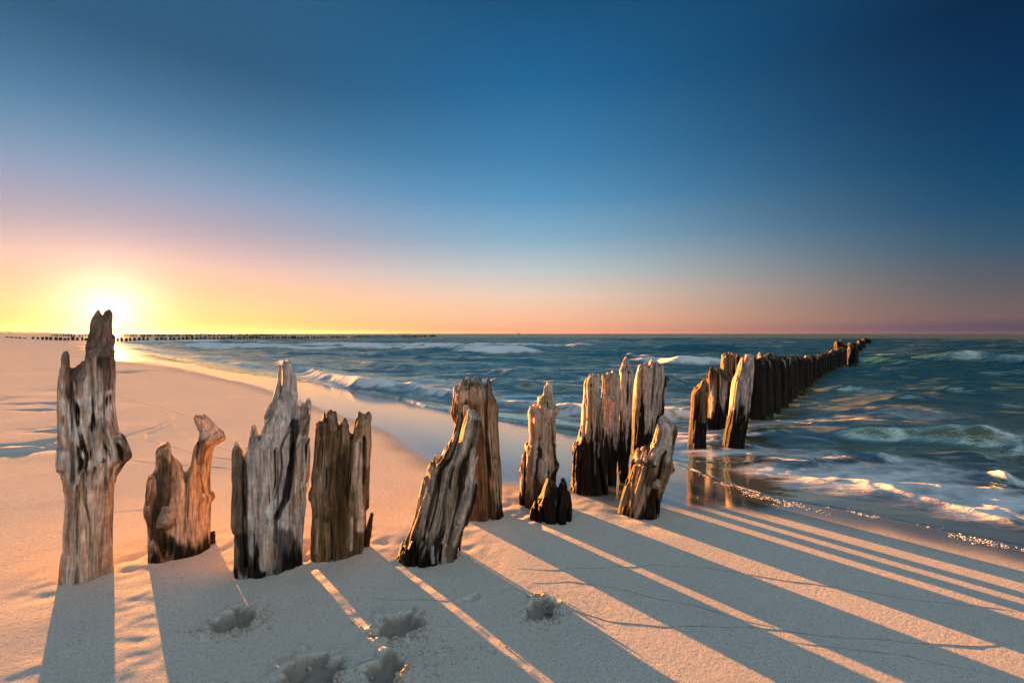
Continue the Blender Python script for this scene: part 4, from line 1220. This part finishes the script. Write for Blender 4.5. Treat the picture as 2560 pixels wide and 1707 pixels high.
# far rows
breaker([(250, 858), (420, 856), (620, 855), (820, 857)], .34, 1.5, 1.5, seed=1, taper=.12)
breaker([(560, 863), (800, 862), (1050, 863), (1300, 865), (1540, 869)], .50, 1.5, 1.9, seed=2, taper=.1)
breaker([(420, 868), (700, 872), (960, 874), (1200, 878), (1420, 880)], .46, 1.2, 1.9, seed=3, taper=.1)
breaker([(1450, 852), (1600, 851), (1800, 853)], .45, 2.2, .15, seed=4)
breaker([(1640, 874), (1730, 872), (1830, 872), (1900, 873)], .40, 1.5, .12, seed=5)
breaker([(1540, 898), (1620, 900), (1700, 904), (1790, 906), (1850, 905)], .32, .75, 1.1, seed=6)
breaker([(1560, 888), (1640, 892)], .25, .8, .8, seed=7)
breaker([(2330, 905), (2430, 902), (2560, 908), (2700, 914)], .34, .9, .4, seed=8)
breaker([(2150, 898), (2300, 912), (2420, 918)], .2, .8, .12, seed=28)
breaker([(880, 848), (960, 846.5), (1050, 848)], .45, 3.0, .1, seed=9)
breaker([(620, 884), (760, 888), (900, 890), (1040, 896)], .20, .6, .55, seed=31)
breaker([(980, 892), (1140, 898), (1300, 902), (1420, 908)], .20, .6, .45, seed=32)
breaker([(1080, 925), (1220, 930), (1380, 940), (1500, 946)], .15, .42, .25, seed=33)
breaker([(1180, 955), (1300, 962), (1440, 972), (1560, 976)], .14, .34, .25, seed=34)
breaker([(840, 905), (960, 918), (1080, 934)], .15, .4, .3, seed=35)
breaker([(1560, 940), (1650, 948), (1740, 950)], .14, .36, .2, seed=36)
breaker([(1980, 960), (2150, 966), (2350, 976), (2560, 990)], .13, .4, .10, seed=37)
breaker([(2060, 990), (2250, 1000), (2450, 1012), (2620, 1026)], .11, .34, .12, seed=38)
# near-shore breakers
breaker([(330, 875), (420, 885), (520, 898), (620, 915), (700, 925)], .17, .50, .75, seed=10, taper=.1)
breaker([(690, 905), (760, 925), (830, 948), (900, 966), (990, 976), (1060, 984)], .24, .36, 1.15, seed=11, taper=.12)
breaker([(1000, 970), (1060, 985), (1150, 997), (1250, 1010), (1330, 1018), (1400, 1026)], .15, .26, .9, seed=12, taper=.15)
breaker([(1370, 1022), (1450, 1034), (1560, 1046), (1680, 1052), (1760, 1050)], .15, .24, 1.1, seed=13, taper=.12)
# green swell and broken wash right of the groyne
breaker([(1960, 1076), (2060, 1083), (2250, 1090), (2420, 1106), (2560, 1124), (2720, 1150)], .21, .30, .0, seed=14, taper=.3)
breaker([(2000, 1040), (2150, 1034), (2300, 1036), (2450, 1046), (2600, 1058)], .05, .26, .03, seed=15, taper=.4)
breaker([(2090, 1122), (2180, 1140), (2300, 1158), (2420, 1182), (2560, 1206)], .05, .10, .75, seed=16, taper=.3)
breaker([(2400, 1168), (2480, 1186), (2570, 1210), (2660, 1230)], .045, .11, .8, seed=17, taper=.35)
breaker([(1780, 1100), (1900, 1112), (2010, 1148), (2130, 1192), (2300, 1242), (2430, 1276), (2600, 1322)], .016, .055, .70, seed=18, taper=.06, ragged=.9)
breaker([(1640, 1120), (1760, 1108), (1880, 1090), (1990, 1078)], .010, .10, .75, seed=19, taper=.15, ragged=.9)
breaker([(1640, 1140), (1720, 1152), (1830, 1156), (1910, 1150)], .008, .05, .7, seed=20, ragged=.8)
breaker([(1930, 1112), (2060, 1130), (2200, 1172), (2380, 1225), (2560, 1262)], .014, .07, .5, seed=21, ragged=1.0)
breaker([(980, 990), (1059, 1012), (1131, 1027), (1245, 1046), (1314, 1056), (1442, 1072), (1560, 1100)], .018, .06, .9, seed=22, taper=.08, ragged=.9)
breaker([(600, 928), (700, 940), (830, 960), (960, 985)], .02, .11, .6, seed=23, taper=.1, ragged=.9)
# lace of spent foam over the inner surf, and stray whitecaps
inner = sstep(de, .05, .8) * (1 - sstep(de, 3.5, 9.0))
lace = (.16 + .16 * (1 - sstep(de, .3, 2.2)) + .40 * sstep(fbm2(U_ / 1.3 + wob, V_ / .30, 901, 4), -.2, .8)) * inner
sw_d, _, _ = seg_dist(X, Y, gline([(2040, 1096), (2250, 1112), (2420, 1136), (2560, 1156), (2720, 1180)], SEA))
swell = np.exp(-(sw_d / .50) ** 2)
lace = lace * (1 - .95 * swell)
foam = np.maximum(foam, lace * (.8 + .5 * sstep(fbm2(U_ / .4, V_ / .09, 908, 3), -.5, .5) * fade(.1)))
caps = sstep(fbm2(U_ / 5, V_ / 1.4, 902, 3), .82, 1.15) * .45 * sstep(de, 3, 8) * (1 - sstep(R_, 80, 200))
foam = np.maximum(foam, caps)
foam = foam * (1 - .93 * np.exp(-(sw_d / .48) ** 2))
# lip of the wash
lip = np.exp(-((de - .03) / .028) ** 2) * (.25 + .75 * sstep(fbm2(T_ * 5, S_ * 5, 903, 3), -.4, .4))
foam = np.maximum(foam, lip * .85 * sstep(T_ * 1.0, -6, 60) * .0 + lip * .55 * (T_ > 1.2))
Zsea = SEA + wv + bump_ + np.clip(foam, 0, 1) * sstep(de, .3, 2) * (.05 * fbm2(X * 2.5, Y * 4, 906, 3) * fade(.4) + .02 * fbm2(X * 9, Y * 11, 907, 2) * fade(.12))
film = Zt + np.where(de > 0, .003 + .018 * np.clip(de, 0, 2) + .010 * np.clip(de, 0, 1) * fbm2(U_ / .5, V_ / .18, 905, 3) + bump_ * .6, -.02 + de * .05)
Zw = np.where(de > 0, np.maximum(Zsea, film), np.minimum(film, Zt - .004))
blend = sstep(de, 0, .05)
Zw = np.where(de > 0, (Zt + .001) * (1 - blend) + Zw * blend, Zw)
depth = np.maximum(Zw - Zt, 0) + .22 * swell
calm = .97 - .35 * sstep(de, .3, 4) - .42 * sstep(de, 4, 16) - .5 * sstep(R_, 60, 420)
calm = np.maximum(calm, .96 * swell)
keep = (de > -.10)
V = np.stack([X, Y, Zw], -1).reshape(-1, 3)
ids = np.arange(nr * nt_).reshape(nr, nt_)
kq = keep[:-1, :-1] | keep[1:, :-1] | keep[1:, 1:] | keep[:-1, 1:]
Q = np.stack([ids[:-1, :-1], ids[:-1, 1:], ids[1:, 1:], ids[1:, :-1]], -1)[kq]
used = np.zeros(nr * nt_, bool); used[Q.ravel()] = True
remap = np.cumsum(used) - 1
Q = remap[Q][:, ::-1]
me = make_mesh('sea', V[used], Q)
set_attr(me, 'foam', np.clip(foam, 0, 1.2).ravel()[used]); set_attr(me, 'depth', depth.ravel()[used]); set_attr(me, 'calm', calm.ravel()[used])
sea = add_obj('sea', me, M_WATER, kind='structure')

# bubbles stranded along the wash line
BUB = []
bl = [(1725, 1165), (1790, 1195), (1850, 1222), (1900, 1240), (1950, 1252), (2050, 1270), (2150, 1284), (2280, 1310), (2420, 1340), (2560, 1372), (2640, 1390)]
for k in range(2600):
    i = min(int(rnd.random() ** 0.9 * (len(bl) - 1)), len(bl) - 2); f = rnd.random()
    px = bl[i][0] * (1 - f) + bl[i + 1][0] * f; py = bl[i][1] * (1 - f) + bl[i + 1][1] * f
    x, y, _ = ground(px + rnd.gauss(0, 10), py + rnd.gauss(0, 4.0) + abs(rnd.gauss(0, 3)))
    if noise2(np.array([x * 7]), np.array([y * 7]), 77)[0] < rnd.uniform(-.25, .35): continue
    BUB.append((x, y, rnd.uniform(.0012, .0036) if rnd.random() < .9 else rnd.uniform(.004, .0065)))
blobs('foam_bubbles', BUB, M_FOAM, 'stuff', 0.35, 5, 'white bubbles stranded along the edge of the wash', 'foam', sink=0.45)
# scraps of shell on the wet sand
SH = []
for k in range(70):
    x, y, _ = ground(rnd.uniform(700, 2100), rnd.uniform(1040, 1290))
    s, t = st(x, y)
    if s > curve_at(SWASH, np.array([t]))[0] - .05 or s < curve_at(DRY, np.array([t]))[0]: continue
    SH.append((x, y, rnd.uniform(.003, .009)))
blobs('shell_scraps', SH, M_SHELL, 'stuff', 0.35, 6, 'small dark shell scraps scattered on the shiny wet sand', 'shells')

# ------------------------------------------------------------------ sea air
hv = [(x, y, z) for z in (-7.5, 62.0) for (x, y) in ((-17000, -3000), (17000, -3000), (17000, 17500), (-17000, 17500))]
me = bpy.data.meshes.new('haze')
me.from_pydata(hv, [], [(0, 3, 2, 1), (4, 5, 6, 7), (0, 1, 5, 4), (1, 2, 6, 5), (2, 3, 7, 6), (3, 0, 4, 7)]); me.update()
m, g = new_mat('sea_air')
pv = g.n('ShaderNodeVolumePrincipled', Color=(0.95, 0.93, 0.90), Density=3e-6, Anisotropy=0.7)
g.n('ShaderNodeOutputMaterial', Volume=pv.outputs[0])
add_obj('haze', me, m, label='pale sea air over the whole beach', cat='haze', kind='stuff')
